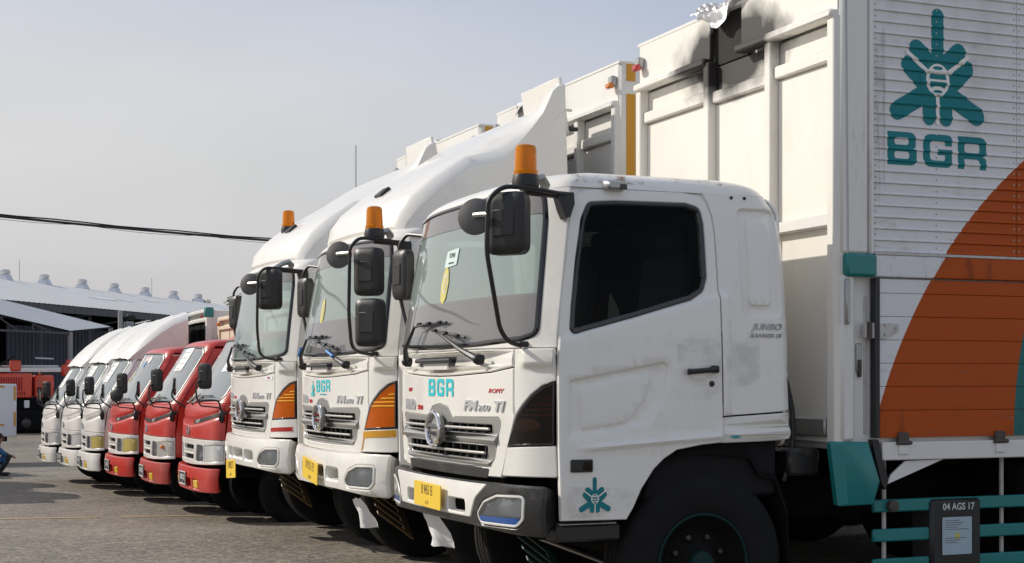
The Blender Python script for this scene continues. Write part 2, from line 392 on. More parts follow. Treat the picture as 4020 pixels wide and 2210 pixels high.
def text(name, s, surf, u, v, h, mat, parent=None, off=.002, ext=.0015, shear=0., sx=1., align='CENTER', mirror=False, bold=0.):
    """flat lettering laid on a surface"""
    c = bpy.data.curves.new(name, 'FONT'); c.body = s; c.size = 1; c.align_x = align; c.resolution_u = 3; c.shear = shear; c.offset = bold
    t = bpy.data.objects.new(name, c); col.objects.link(t)
    me = bpy.data.meshes.new_from_object(t.evaluated_get(bpy.context.evaluated_depsgraph_get())); bpy.data.objects.remove(t); bpy.data.curves.remove(c)
    e = 2e-3; out = []
    for q in me.vertices:
        uu, vv = u+q.co.x*h*1.35*sx, v+q.co.y*h*1.35; p = V(surf(uu, vv)); n = (V(surf(uu+e, vv))-V(surf(uu-e, vv))).cross(V(surf(uu, vv+e))-V(surf(uu, vv-e))).normalized()
        out.append((p, n))
    fs = [list(f.vertices) for f in me.polygons]; bpy.data.meshes.remove(me)
    vs = [p+n*(off+ext) for p, n in out]
    cnt = {}
    for f in fs:
        for i in range(len(f)): k = (f[i], f[(i+1) % len(f)]); cnt[k] = 1
    n0 = len(vs); vs += [p for p, n in out]
    sk = [[b, a, n0+a, n0+b] for (a, b) in cnt if (b, a) not in cnt]
    if mirror: vs = [V((p.x, -p.y, p.z)) for p in vs]; fs = [f[::-1] for f in fs]; sk = [f[::-1] for f in sk]
    return mk(name, vs, fs+sk, mat, parent, 0)
def lerp(tab):
    xs = [a for a, _ in tab]; ys = [b for _, b in tab]
    n = len(xs); d = [(ys[i+1]-ys[i])/(xs[i+1]-xs[i]) for i in range(n-1)]
    m = [d[0]]+[0 if d[i-1]*d[i] <= 0 else 2*d[i-1]*d[i]/(d[i-1]+d[i]) for i in range(1, n-1)]+[d[-1]]
    def f(x):
        if x <= xs[0]: return ys[0]
        if x >= xs[-1]: return ys[-1]
        i = 0
        while x > xs[i+1]: i += 1
        h = xs[i+1]-xs[i]; t = (x-xs[i])/h
        return (2*t**3-3*t*t+1)*ys[i]+(t**3-2*t*t+t)*h*m[i]+(-2*t**3+3*t*t)*ys[i+1]+(t**3-t*t)*h*m[i+1]
    return f
class Front:
    """curved front of a cab: s runs along the plan curve from the centre (s>0 to the near side), z is height"""
    def __init__(s, W, bow, p, rw, rd, XF, HW, soft=None):
        s.W = W; t = np.linspace(0, W, 3001); u = np.clip((t-(W-rw))/rw, 0, 1)
        s.d = bow*(t/W)**p+(rd*u*u if soft else rd*(1-np.sqrt(1-u*u))); s.t = t; s.s = np.r_[0, np.cumsum(np.hypot(np.diff(t), np.diff(s.d)))]; s.L = float(s.s[-1])
        s.xf = lerp(XF); s.hw = lerp(HW); s.D = bow+rd
        if soft: s.s = np.interp(s.s, [b for _, b in soft], [a for a, _ in soft]); s.L = float(s.s[-1])
    def __call__(s, q, z, dx=0.):
        a = abs(q); e = a-s.L
        if e > 0: t, d = s.W, s.D+e
        else: t = float(np.interp(a, s.s, s.t)); d = float(np.interp(a, s.s, s.d))
        return V((s.xf(z)+d+dx, -math.copysign(t, q)*s.hw(z)/s.W, z))
def emblem(surf, cx, cz, k, mat, parent, name='emblem', zl=None, mir=False, base=.0012, bgmat='white'):
    """figure emblem: upright stem, two pairs of arms, spread legs and an oval in the middle"""
    sh = [capsule((0, -.02), (0, .255), .044), capsule((0, -.075), (-.150, .052), .054), capsule((0, -.075), (.150, .052), .054),
          capsule((-.07, -.17), (-.205, -.045), .054), capsule((.07, -.17), (.205, -.045), .054),
          capsule((-.06, -.19), (-.285, -.318), .055), capsule((.06, -.19), (.285, -.318), .055),
          capsule((-.060, -.19), (-.060, -.345), .046), capsule((.060, -.19), (.060, -.345), .046), ell(0, -.135, .125, .135)]
    for i, p in enumerate(sh):
        panel(name, surf, [(cx+x*k, cz+z*k) for x, z in p], thick=0, bev=0, off=base+i*.00035, step=.08, mat=mat, parent=parent, zlines=zl, mirror=mir, smooth=30)
    ln = [capsule((-.078, -.075), (-.215, .025), .013, 4), capsule((.078, -.075), (.215, .025), .013, 4), capsule((0, -.20), (0, -.375), .012, 4)]
    for p in ln+[ell(0, -.122, .084, .096)]:
        panel(name+'_line', surf, [(cx+x*k, cz+z*k) for x, z in p], thick=0, bev=0, off=base+.0042, step=.08, mat=bgmat, parent=parent, zlines=zl, mirror=mir, smooth=30)
    for p in [ell(0, -.052, .036, .011, 12), rpoly([(-.05, -.078), (-.03, -.088), (.03, -.088), (.05, -.078), (.064, -.118), (-.064, -.118)], .008, 2), rpoly([(-.064, -.136), (.064, -.136), (.05, -.172), (.02, -.158), (-.02, -.158), (-.05, -.172)], .008, 2), ell(0, -.191, .034, .011, 12)]:
        panel(name+'_oval', surf, [(cx+x*k, cz+z*k) for x, z in p], thick=0, bev=0, off=base+.0052, step=.08, mat=mat, parent=parent, zlines=zl, mirror=mir, smooth=30)
LB = (rpoly([(0, 0, 0), (.98, 0, .22), (1., .47, .14), (.83, .50, 0), (.96, .54, .14), (.96, 1, .22), (0, 1, 0)]), [rrect(.24, .19, .74, .41, .09), rrect(.24, .61, .72, .82, .09)])
LG = (rpoly([(1, .66, 0), (1, 1, .25), (0, 1, .3), (0, 0, .3), (1, 0, .2), (1, .55, 0), (.5, .55, 0), (.5, .38, 0), (.76, .38, 0), (.76, .2, .1), (.24, .2, .14), (.24, .8, .14), (.76, .8, .1), (.76, .66, 0)]), [])
LR = (rpoly([(0, 0, 0), (.23, 0, 0), (.23, .31, 0), (.77, .31, .14), (.77, 0, 0), (1, 0, 0), (1, .35, .12), (.87, .39, 0), (1, .45, .12), (1, 1, .25), (0, 1, 0)]), [rrect(.23, .50, .76, .79, .1)])
def bgr(surf, x0, z0, w, h, gap, mat, parent, zl=None, mir=False, off=.0015, grow=0.):
    for i, (o, hs) in enumerate((LB, LG, LR)):
        q = x0+i*(w+gap); z = z0+grow*i
        panel('letter_'+'bgr'[i], surf, [(q+x*w, z+y*h) for x, y in o], [[(q+x*w, z+y*h) for x, y in hh] for hh in hs], thick=0, bev=0, off=off, step=.05, mat=mat, parent=parent, zlines=zl, mirror=mir, smooth=30)
# ------------------------------------------------------------------ the large trucks
def sdf(poly):
    P = np.array(poly); Q = np.roll(P, -1, 0)
    def f(u, v):
        p = np.array((u, v)); d = Q-P; w = p-P; t = np.clip((w*d).sum(1)/np.maximum((d*d).sum(1), 1e-12), 0, 1)
        m = math.sqrt(((w-d*t[:, None])**2).sum(1).min()); return -m if inpoly(p[None], poly)[0] else m
    return f
def sstep(a, b, x): t = min(1, max(0, (x-a)/(b-a))); return t*t*(3-2*t)
XF = [(.6, .02), (1.0, .012), (1.3, 0), (1.55, 0), (1.75, .006), (1.82, .014), (2.2, .068), (2.45, .108), (2.575, .13), (2.61, .15), (2.64, .19), (2.665, .26), (2.68, .37), (2.69, .6)]
HW = [(.6, 1.2), (1.7, 1.2), (2.0, 1.185), (2.3, 1.155), (2.5, 1.122), (2.575, 1.105), (2.61, 1.088), (2.64, 1.055), (2.665, .99), (2.68, .9), (2.69, .66)]
XR = lerp([(1.1, 1.713), (1.8, 1.70), (2.31, 1.69), (2.45, 1.668), (2.54, 1.63), (2.575, 1.60), (2.61, 1.565), (2.64, 1.51), (2.665, 1.43), (2.68, 1.33), (2.69, 1.05)])
SOFT = [(0, 0), (.4, .395), (.8, .75), (1.0, .912), (1.05, .953), (1.1, 1.007), (1.2, 1.126), (1.3, 1.239), (1.305, 1.2444)]
FR = Front(1.2, .15, 2.6, .25, .07, XF, HW, SOFT)
BU = Front(1.2, .15, 2.6, .25, .07, [(.6, .0), (.68, -.025), (.74, -.05), (.85, -.058), (.93, -.055), (.98, -.045), (1.02, -.03)], [(.6, 1.2), (1., 1.2)], SOFT)
LF = FR.L
def SD(x, z):
    h = FR.hw(z); xr = XR(z); u = (x-(xr-.12))/.12
    if u > 0: u = min(u, 1); h -= .12*(1-math.sqrt(max(0, 1-u*u)))
    return V((x, -h, z))
def doorx(z): return FR.xf(z)+FR.D
DPL = rpoly([(.285, 1.535, .02), (.90, 1.645, .05), (.84, 1.43, .1), (.76, 1.305, .12), (.60, 1.255, .1), (.28, 1.225, .02)], .03); DPL = DPL if area(DPL) > 0 else DPL[::-1]; DOORPRESS = sdf(DPL)
DPL2 = rpoly([(.345, 1.495, .03), (.79, 1.580, .04), (.74, 1.43, .1), (.64, 1.305, .08), (.355, 1.262, .03)], .03); DPL2 = DPL2 if area(DPL2) > 0 else DPL2[::-1]; DOORPRESS2 = sdf(DPL2)
def contour(P, ds): return [(inset(P, d), True) for d in ds]
BX_ = list(np.linspace(.2, 1.25, 36))
def ln_(f): return ([(x, f(x)) for x in BX_], False)
DOORF = contour(DPL, (0, .0035, .007, .0105, .014))+contour(DPL2, (0, .003, .005, .0075, .010))+[ln_(lambda x, d=d: 1.757+.268*(x-.24)-d) for d in (-.006, .002, .009, .016, .024)]+[ln_(lambda x, d=d: 1.165+.065*(x-.29)-d) for d in (-.028, -.019, -.009, 0, .009, .019, .028)]
SPL, SPL2 = rrect(1.355, 1.88, 1.62, 2.50, .05), rrect(1.41, 1.945, 1.56, 2.44, .04)
SLF = contour(SPL, (0, .0035, .007, .0105, .014))+contour(SPL2, (0, .003, .0055, .008, .011))
def door_relief(u, v):
    belt = 1.757+.268*(u-.24); h = .024*sstep(-.006, .024, belt-v)
    h -= .017*sstep(.0, .014, -DOORPRESS(u, v)); h += .007*sstep(0, .010, -DOORPRESS2(u, v))
    cr = 1.165+.065*(u-.29); a = sstep(.30, .45, u); h += a*.016*(1-sstep(0, .028, abs(v-cr)))
    return h
SLPIN = sdf(rrect(1.355, 1.88, 1.62, 2.50, .05)); SLPIN2 = sdf(rrect(1.41, 1.945, 1.56, 2.44, .04))
def sleeper_relief(u, v):
    return -.020*sstep(0, .014, -SLPIN(u, v))+.012*sstep(0, .011, -SLPIN2(u, v))+.024*(1-sstep(1.24, 1.30, u))*sstep(-.005, .035, 2.02-v)+.016*sstep(1.24, 1.30, u)*0
LAMP = [(1.296, 1.522), (1.292, 1.192), (.966, 1.172), (1.036, 1.263), (1.077, 1.339), (1.118, 1.389), (1.174, 1.449), (1.236, 1.497)]
WSO = rpoly([(-1.10, 1.742, .05), (-.6, 1.722, .3), (0, 1.714, .3), (.6, 1.722, .3), (1.10, 1.742, .05), (1.205, 1.77, .07), (1.19, 2.40, .05), (1.165, 2.572, .08), (.6, 2.582, .2), (-.6, 2.582, .2), (-1.165, 2.572, .08), (-1.19, 2.40, .05), (-1.205, 1.77, .07)], .05)
HOODL = [(-1.046, 1.606), (-.76, 1.579), (-.26, 1.5615), (0, 1.559), (.26, 1.5615), (.76, 1.579), (1.046, 1.606)]
GRO = rpoly([(-.72, 1.05, .09), (-.35, 1.042, .1), (.35, 1.042, .1), (.72, 1.05, .09), (.80, 1.10, .06), (.90, 1.30, .03), (.875, 1.328, .04), (.215, 1.318, .05), (.14, 1.375, .06), (0, 1.392, .09), (-.14, 1.375, .06), (-.215, 1.318, .05), (-.875, 1.328, .04), (-.90, 1.30, .03), (-.80, 1.10, .06)], .05, 5)
def mir2(p): return [(-x, y) for x, y in p]
def wheel(root, x, y, r, w, side, name='wheel', rimmat='under', n=40, ring=None, zc=None):
    """one wheel: tyre, rim with holes and nuts; side=-1 shows its face to the near side"""
    z = r if zc is None else zc; d = (0, side, 0); k = r/.51
    prof = [(.275*k, -w*.40), (.32*k, -w*.49), (.42*k, -w*.5), (.475*k, -w*.47), (.5*k, -w*.42), (.51*k, -w*.36), (.51*k, -w*.21), (.498*k, -w*.19), (.498*k, -w*.16), (.51*k, -w*.14), (.51*k, -w*.02), (.498*k, 0), (.51*k, w*.02), (.51*k, w*.14), (.498*k, w*.16), (.498*k, w*.19), (.51*k, w*.21), (.51*k, w*.36), (.5*k, w*.42), (.475*k, w*.47), (.42*k, w*.5), (.32*k, w*.49), (.275*k, w*.40)]
    wl = MB().lathe(prof, (x, y, z), d, n, cap=False).build(name, 'rubber', root)
    MB().lathe([(.27*k, -w*.35), (.285*k, w*.42), (.268*k, w*.43), (.25*k, w*.30), (.20*k, w*.10), (.13*k, w*.16), (.10*k, w*.30), (.03*k, w*.32)], (x, y, z), d, n).build('rim', rimmat, wl)
    if ring:
        MB().tube([(x+.277*k*math.cos(a), y+side*w*.43, z+.277*k*math.sin(a)) for a in [2*math.pi*i/n for i in range(n)]], .008, 6, True).build('rim_edge', ring, wl)
        MB().lathe([(.075*k, w*.3), (.07*k, w*.42), (.02*k, w*.44)], (x, y, z), d, 16).build('hub_cap', ring, wl)
        for i in range(8):
            a = 2*math.pi*(i+.5)/8; MB().lathe([(.017, w*.12), (.017, w*.24), (.01, w*.26)], (x+.155*k*math.cos(a), y, z+.155*k*math.sin(a)), d, 8).build('wheel_nut', 'bumper_grey', wl)
    return wl
def mirror_head(root, c, w, h, n, dep=.09, name='mirror'):
    c = V(c); n = V(n).normalized(); b = V((0, 0, 1)); a = b.cross(n).normalized()
    rings = []
    for (ins, q) in ((.045, -.42), (.012, -.5), (0, -.38), (0, .25), (.015, .42), (.05, .5)):
        rings.append([c+a*x+b*z+n*q*dep for x, z in rrect(-w/2+ins, -h/2+ins, w/2-ins, h/2-ins, .055-ins*.4, 4)])
    m = MB().loft(rings).build(name, 'black_plastic', root)
    mk('mirror_glass', [c+a*x+b*z-n*(dep*.43+.003) for x, z in rrect(-w/2+.03, -h/2+.03, w/2-.03, h/2-.03, .04)][::-1], [list(range(20))], 'mirror_glass', m, 0)
    MB().box((0, 0, 0), (w*.55, .012, h*.42), .004, Matrix.Translation(c+n*(dep*.5)) @ Matrix((a, -n, b)).transposed().to_4x4()).build('mirror_boss', 'black_plastic', m)
    return m
def bend(pts, r=.05, n=4):
    out = [V(pts[0])]
    for i in range(1, len(pts)-1):
        p = V(pts[i]); a = V(pts[i-1])-p; b = V(pts[i+1])-p; t = min(r, a.length*.45, b.length*.45); p0 = p+a.normalized()*t; p1 = p+b.normalized()*t
        out += [p0*(1-f)**2+p*2*f*(1-f)+p1*f*f for f in [j/n for j in range(n+1)]]
    return out+[V(pts[-1])]
def beacon(root, c, k=1.):
    c = V(c)
    b = MB().lathe([(.072*k, -.01), (.074*k, .015), (.066*k, .05), (.05*k, .056)], c, n=24).build('beacon', 'black_plastic', root)
    MB().lathe([(.064*k, .05), (.066*k, .07), (.061*k, .073), (.057*k, .185), (.05*k, .203), (.03*k, .212), (.002, .214)], c, n=28).build('beacon_lens', 'beacon_lens', b)
    MB().box(c+V((0, 0, .125)), (.022, .016, .10)).build('beacon_bulb', 'hinge_dark', b)
def front_wall(body, x, w, zb, zt, posts, railz, mat, paneltop, topz, burn=None):
    """corrugated-edge front wall of a cargo box: sunken panels between posts, rails and a top plate"""
    bx('wall_back', (x+.05, 0, (zb+zt)/2), (.03, w-.04, zt-zb-.02), burn['panel'] if burn else mat, body)
    ys = [p for p in posts]
    for i in range(len(ys)-1):
        y0, y1 = ys[i]+.035, ys[i+1]-.035
        bx('wall_panel', (x+.027, (y0+y1)/2, (zb+paneltop[i])/2), (.012, y1-y0-.004, paneltop[i]-zb-.006), burn['panel'] if burn else mat, body)
        bx('cross_beam', (x+.012, (y0+y1)/2, paneltop[i]+.045), (.05, y1-y0-.006, .075), burn['beam'] if burn else mat, body, .008)
    for i, y in enumerate(ys):
        bx('post', (x-.002, y, (zb+topz)/2), (.075, .068, topz-zb), burn['beam'] if burn else mat, body, .008)
    bx('lower_rail', (x-.012, 0, railz), (.05, w-.1, .07), mat, body, .008)
def plank_profile(h): return [(0, .0), (.03*h, .009), (.09*h, .010), (.26*h, .001), (.98*h, .0)]
PITCH = .0664
def big_truck(name, label, loc, o):
    T = thing(name, label, 'truck', loc, 0, 'large white box trucks parked side by side')
    # front panels
    fp = panel('front_panel', FR, HOODL+[(1.046, 1.70), (.6, 1.704), (0, 1.70), (-.6, 1.704), (-1.046, 1.70)], thick=.03, bev=.006, step=.1, grid=(.09, .09), zlines=(1.58, 1.60, 1.62, 1.645, 1.66, 1.675, 1.688), parent=T, relief=lambda s, z: .006*sstep(0, .06, 1.70-z)*sstep(0, .07, z-1.56))
    hd = panel('hood', FR, [(s, z-.007) for s, z in HOODL[::-1]]+[(-1.046, 1.37), (-1.06, 1.34), (-1.026, 1.26), (-.875, .998), (-.5, .992), (0, .990), (.5, .992), (.875, .998), (1.026, 1.26), (1.06, 1.34), (1.046, 1.37)], [GRO], thick=.035, bev=.006, step=.08, grid=(.1, .06), parent=T)
    g = panel('grille', FR, GRO, [rpoly([(-.76, 1.285), (-.12, 1.285), (-.12, 1.236), (-.74, 1.236)], .015), rpoly([(.12, 1.285), (.78, 1.285), (.77, 1.236), (.12, 1.236)], .015), rpoly([(-.70, 1.165), (.72, 1.165), (.69, 1.092), (-.67, 1.092)], .02)], thick=.06, bev=.005, off=-.004, step=.06, grid=(.08, .08), mat='grille_grey', parent=T, zlines=[1.2+d for d in (-.033, -.025, -.015, 0, .015, .025, .034)]+[1.068+d for d in (-.02, -.01, 0, .01, .02)], relief=lambda s, z: .026*(1-sstep(.0, .036, abs(z-1.2)))+.018*(1-sstep(0, .022, abs(z-1.068))))
    panel('grille_back', FR, rrect(-.84, 1.06, .84, 1.32, .03), thick=0, bev=0, off=-.055, grid=(.1, .1), mat='under', parent=g)
    for (z, a) in ((1.262, .77), (1.128, .705)):
        for sg in ((-1, 1) if z > 1.2 else (0,)):
            pts = [FR(s, z)+V((-.012, 0, 0)) for s in (np.linspace(.11*sg, a*sg, 8) if sg else np.linspace(-a, a, 14))]; MB().tube(pts, .0085, 6).build('slat', 'silver', g)
    for s in np.linspace(-.66, .66, 12):
        for (z0, z1) in ((1.09, 1.17), (1.232, 1.29)):
            if z0 > 1.2 and abs(s) < .12: continue
            p = FR(s, (z0+z1)/2); MB().box(p+V((.025, 0, 0)), (.03, .01, z1-z0), .002).build('fin', 'black_plastic', g)
    # chrome emblem in the grille
    ce = FR(.0, 1.243); E = [(ce.x-.045, ce.y+.115*math.cos(a), ce.z+.098*math.sin(a)) for a in [2*math.pi*i/28 for i in range(28)]]
    em = MB().tube(E, .0125, 8, True).build('grille_emblem', 'chrome', g)
    MB().prism(ell(0, 0, .112, .095), lambda a, b, d: V((ce.x-.030+d, ce.y+a, ce.z+b)), 0, .02).build('emblem_back', 'grille_grey', em)
    for sg in (1, -1):
        MB().prism([(-.105, sg*.012), (-.05, sg*.03), (0, sg*.034), (.05, sg*.03), (.105, sg*.012), (.05, sg*.012), (-.05, sg*.012)], lambda a, b, d: V((ce.x-.048+d, ce.y+a, ce.z+b)), 0, .02).build('emblem_bar', 'chrome', em)
    # corners, lamps, lower fascia, windscreen surround
    smoked = o.get('smoked')
    for mr in (False, True):
        panel('corner_panel', FR, [(1.054, 1.70), (1.30, 1.70), (1.30, 1.53)]+[(s-.006, z+.008) for s, z in LAMP[::-1][:6]]+[(1.062, 1.352), (1.054, 1.38), (1.054, 1.606)], thick=.03, bev=.005, step=.05, grid=(.05, .05), parent=T, mirror=mr, zlines=(1.585, 1.595, 1.605, 1.615, 1.63), feat=[([(s, z) for z in np.linspace(1.575, 1.69, 7)], False) for s in (1.09, 1.105, 1.12, 1.135, 1.15)],
              relief=lambda s, z: .030*sstep(1.09, 1.15, s)*sstep(1.585, 1.63, z))
        lamp = panel('headlamp', FR, LAMP, thick=.02, bev=0, off=-.045, step=.05, grid=(.05, .05), mat='black_gloss' if smoked else 'lamp_back', parent=T, mirror=mr)
        panel('lamp_rim', FR, LAMP, [inset(LAMP[::-1] if area(LAMP) < 0 else LAMP, .010)], thick=.05, bev=.002, off=.002, step=.05, mat='black_gloss', parent=lamp, mirror=mr)
        panel('lamp_lens', FR, inset(LAMP[::-1] if area(LAMP) < 0 else LAMP, .008), thick=0, bev=0, off=.001, step=.04, grid=(.04, .04), mat='smoked_lens' if smoked else 'amber_lens', parent=lamp, mirror=mr)
        for i in range(6):
            z = 1.34+i*.028; s0 = 1.085+.062*max(0, i-.6) if i else 1.085
            if s0 > 1.26: continue
            panel('lamp_slat', FR, [(s0, z), (1.285, z+.004), (1.285, z+.014), (s0+.01, z+.010)], thick=.008, bev=.002, off=-.01 if smoked else .004, step=.04, mat='marker_amber' if smoked else 'amber_ridge', parent=lamp, mirror=mr)
        for (s, z, r_) in ((1.10, 1.265, .055), (1.215, 1.25, .042)):
            p = FR(s, z); n = (FR(s+.01, z)-FR(s-.01, z)).cross(V((0, 0, 1))).normalized()
            if mr: p.y = -p.y; n.y = -n.y
            if smoked:
                if s < 1.15: panel('lamp_reflector', FR, ell(1.135, 1.292, .085, .036), thick=0, bev=0, off=-.004, step=.05, grid=(.02, .015), mat='lamp_white', parent=lamp, mirror=mr, relief=lambda a_, b_: .003*max(0, 1-((a_-1.135)/.085)**2-((b_-1.292)/.036)**2))
            else: MB().lathe([(r_, 0), (r_*.9, .012), (r_*.55, .022), (.01, .03)], p-n*.035, n, 16).build('lamp_reflector', 'lamp_slat', lamp)
        cf = panel('corner_fascia', FR, rpoly([(.960, 1.165, .005), (1.298, 1.185, .01), (1.298, 1.016, .015), (.884, 1.006, .01)], .01), thick=.03, bev=.006, step=.05, grid=(.04, .04), parent=T, mirror=mr)
        if o.get('tape') == 'amber':
            panel('reflective_tape', FR, [(.955, 1.158), (1.294, 1.178), (1.294, 1.128), (.94, 1.108)], thick=0, bev=0, off=.003, step=.04, grid=(.04, .04), mat='amber_tape', parent=cf, mirror=mr)
            panel('reflective_tape', FR, [(.945, 1.108), (.962, 1.108), (.918, 1.024), (.900, 1.022)], thick=0, bev=0, off=.0032, step=.04, mat='amber_tape', parent=cf, mirror=mr)
        if o.get('tape') == 'red':
            panel('reflective_tape', FR, [(.935, 1.096), (1.27, 1.112), (1.25, 1.093), (1.27, 1.074), (.93, 1.06)], thick=0, bev=0, off=.003, step=.04, grid=(.04, .04), mat='red_tape', parent=cf, mirror=mr)
    vz = [(s, 2.588) for s in np.linspace(-1.1, 1.1, 12)]+[(s, 2.606) for s in np.linspace(1.1, -1.1, 12)]
    wf = panel('windshield_frame', FR, [(-1.303, 1.704), (-1.054, 1.704), (-.6, 1.708), (0, 1.704), (.6, 1.708), (1.054, 1.704), (1.303, 1.704), (1.303, 2.2), (1.303, 2.573), (.6, 2.60), (0, 2.60), (-.6, 2.60), (-1.303, 2.573)], [WSO], thick=.045, bev=.005, step=.08, grid=(.08, .06), parent=T)
    wi = inset(WSO if area(WSO) > 0 else WSO[::-1], .030)
    panel('windshield_seal', FR, WSO, [wi], thick=.03, bev=.009, off=.009, step=.05, mat='black_gloss', parent=wf)
    ws = panel('windshield', FR, inset(WSO if area(WSO) > 0 else WSO[::-1], .022), thick=0, bev=0, off=-.002, step=.06, grid=(.08, .08), mat='windshield', parent=T)
    WI = inset(WSO if area(WSO) > 0 else WSO[::-1], .026)
    for (za, zb_) in o.get('films', ((2.435, 3), (0, 2.0))):
        fl = [(s, min(max(z, za), zb_)) for s, z in dens(WI, .05)]; keep = [fl[0]]
        for q in fl[1:]:
            if abs(q[0]-keep[-1][0])+abs(q[1]-keep[-1][1]) > 1e-4: keep.append(q)
        panel('tint_film', FR, keep, thick=0, bev=0, off=.0015, step=.06, grid=(.08, .08), mat='tint_film', parent=ws)
    # doors, sleeper sides, sills
    for mr in (False, True):
        dz = [.789, 1.186, 1.5, 1.70, 1.9, 2.1, 2.3, 2.43]
        fe = [(doorx(z)+.005, z) for z in dz]
        dout = fe+[(.355, 2.508), (.385, 2.54), (.43, 2.562), (.6, 2.572), (1.02, 2.575), (1.12, 2.56), (1.17, 2.52), (1.195, 2.45), (1.205, 2.35), (1.209, 1.8), (1.218, 1.32), (1.220, 1.19), (1.088, 1.179), (.93, 1.153), (.85, 1.106), (.789, 1.052), (.712, .944), (.666, .849), (.624, .785)]
        win = rpoly([(.300, 1.80, .03), (.312, 1.93, .1), (.345, 2.17, .1), (.392, 2.40, .1), (.44, 2.492, .05), (.6, 2.506, .1), (1.04, 2.512, .08), (1.125, 2.49, .05), (1.14, 2.40, .04), (1.14, 2.10, .06), (1.115, 2.02, .06), (1.035, 1.972, .06), (.70, 1.876, .2), (.395, 1.796, .1), (.325, 1.775, .03)], .03)
        win = win if area(win) > 0 else win[::-1]
        dr = panel('door', SD, dout, [win], thick=.035, bev=.005, step=.05, grid=(.05, .05), parent=T, relief=door_relief, mirror=mr, feat=DOORF)
        df = [(doorx(z)+.002, z) for z in (1.72, 1.9, 2.1, 2.3, 2.45, 2.578)]+[(1.22, 2.578), (1.222, 1.72)]
        panel('door_frame', SD, df, [inset(win, -.006)], thick=.02, bev=0, off=-.014, step=.06, grid=(.1, .1), mat='white', parent=dr, mirror=mr)
        panel('door_trim', SD, [(.28, 1.2), (1.2, 1.2), (1.2, 1.92), (.7, 1.84), (.28, 1.77)], thick=0, bev=0, off=-.05, step=.1, mat='interior', parent=dr, mirror=mr)
        panel('window_seal', SD, win, [inset(win, .028)], thick=.03, bev=.008, off=.006, step=.04, mat='black_gloss', parent=dr, mirror=mr)
        panel('window_glass', SD, inset(win, .02), thick=0, bev=0, off=-.008, step=.06, grid=(.1, .1), mat='side_glass', parent=dr, mirror=mr)
        hb = panel('handle_recess', SD, rrect(1.01, 1.54, 1.12, 1.635, .04), thick=0, bev=0, off=.0255, step=.04, mat='white', parent=dr, mirror=mr)
        sg = -1 if not mr else 1; q = lambda x, z, d: V((x, sg*(FR.hw(z)+.024+d), z))
        MB().tube([q(.985, 1.578, .02), q(1.02, 1.58, .032), (q(1.12, 1.588, .034)), q(1.165, 1.592, .022)], [.017, .015, .015, .019], 8).build('door_handle', 'black_plastic', dr)
        MB().box(q(1.155, 1.592, .018), (.05, .03, .042), .008).build('handle_lock', 'black_plastic', dr)
        MB().lathe([(.017, 0), (.015, .006), (.006, .007)], q(1.146, 1.512, 0), (0, sg, 0), 14).build('keyhole', 'black_plastic', dr)
        MB().box(q(.356, 1.078, .004), (.128, .02, .068), .008).build('side_marker', 'black_plastic', dr)
        MB().box(q(.385, 1.078, .012), (.055, .012, .048), .004).build('marker_lens', 'smoked_lens', dr)
        if not mr and o.get('emblem_door'): emblem(lambda x, z: SD(x, z)+V((0, -.0245, 0)), .433, .935, .275, 'teal_decal', dr, zl=None)
        sl_ = panel('sleeper_side', SD, [(1.226, 1.335)]+[(1.46, 1.347), (1.695, 1.362)]+[(XR(z)-.004, z) for z in (1.5, 1.8, 2.1, 2.3, 2.42, 2.5, 2.55, 2.575)]+[(1.4, 2.575), (1.15, 2.580), (1.175, 2.53), (1.202, 2.45), (1.211, 2.35), (1.216, 1.8)], thick=.03, bev=.004, step=.05, grid=(.05, .05), parent=T, relief=sleeper_relief, mirror=mr, feat=SLF+[([(x, 2.02+d) for x in np.linspace(1.2, 1.32, 9)], False) for d in (.005, -.008, -.02, -.035)]+[([(x, z) for z in np.linspace(1.36, 2.02, 14)], False) for x in (1.24, 1.255, 1.27, 1.285, 1.30)])
        if not mr:
            text('badge_lettering', 'JUMBO', lambda x, z: SD(x, z), 1.515, 1.815, .036, 'dull_metal', sl_, shear=.3, sx=1.25, ext=.004, bold=.015)
            text('badge_lettering', 'RANGER ES', lambda x, z: SD(x, z), 1.505, 1.772, .022, 'dull_metal', sl_, shear=.3, sx=1.35, ext=.004, bold=.015)
        for x in (1.335, 1.42): MB().lathe([(.010, 0), (.008, .008), (.003, .01)], V((x, sg*(FR.hw(2.555)), 2.555)), (0, sg, .3), 10).build('plug', 'black_plastic', sl_)
        ss_ = panel('sill_panel', SD, [(1.226, 1.185), (1.46, 1.190), (1.705, 1.198), (1.700, 1.352), (1.46, 1.338), (1.226, 1.326)], thick=.03, bev=.006, step=.05, grid=(.08, .08), parent=T, mirror=mr, zlines=[1.235+d for d in (-.04, -.025, -.01, 0, .01, .025, .04, .05)], relief=lambda u, v: .012*(1-sstep(0, .05, abs(v-1.235))))
        if not mr: text('small_lettering', 'Integrate', lambda x, z: SD(x, z), 1.31, 1.215, .012, 'cyan_decal', ss_, off=.012)
        MB().box(V((1.222, sg*(1.2+.004), 1.60)), (.014, .02, .40), .003).build('edge_guard', 'black_plastic', sl_)
        # roof clearance lamp
        ml = MB().loft([[V((.60+a, sg*(1.115-q2), 2.585+b)) for a, b in rrect(-.062+i_, -.028+i_, .062-i_, .030-i_, .02)] for q2, i_ in ((-.0, 0), (-.03, .003), (-.05, .014))]).build('clearance_lamp', 'dull_metal', T)
        bx('lamp_lens', (.635, sg*1.158, 2.578), (.045, .02, .03), 'black_gloss', ml)
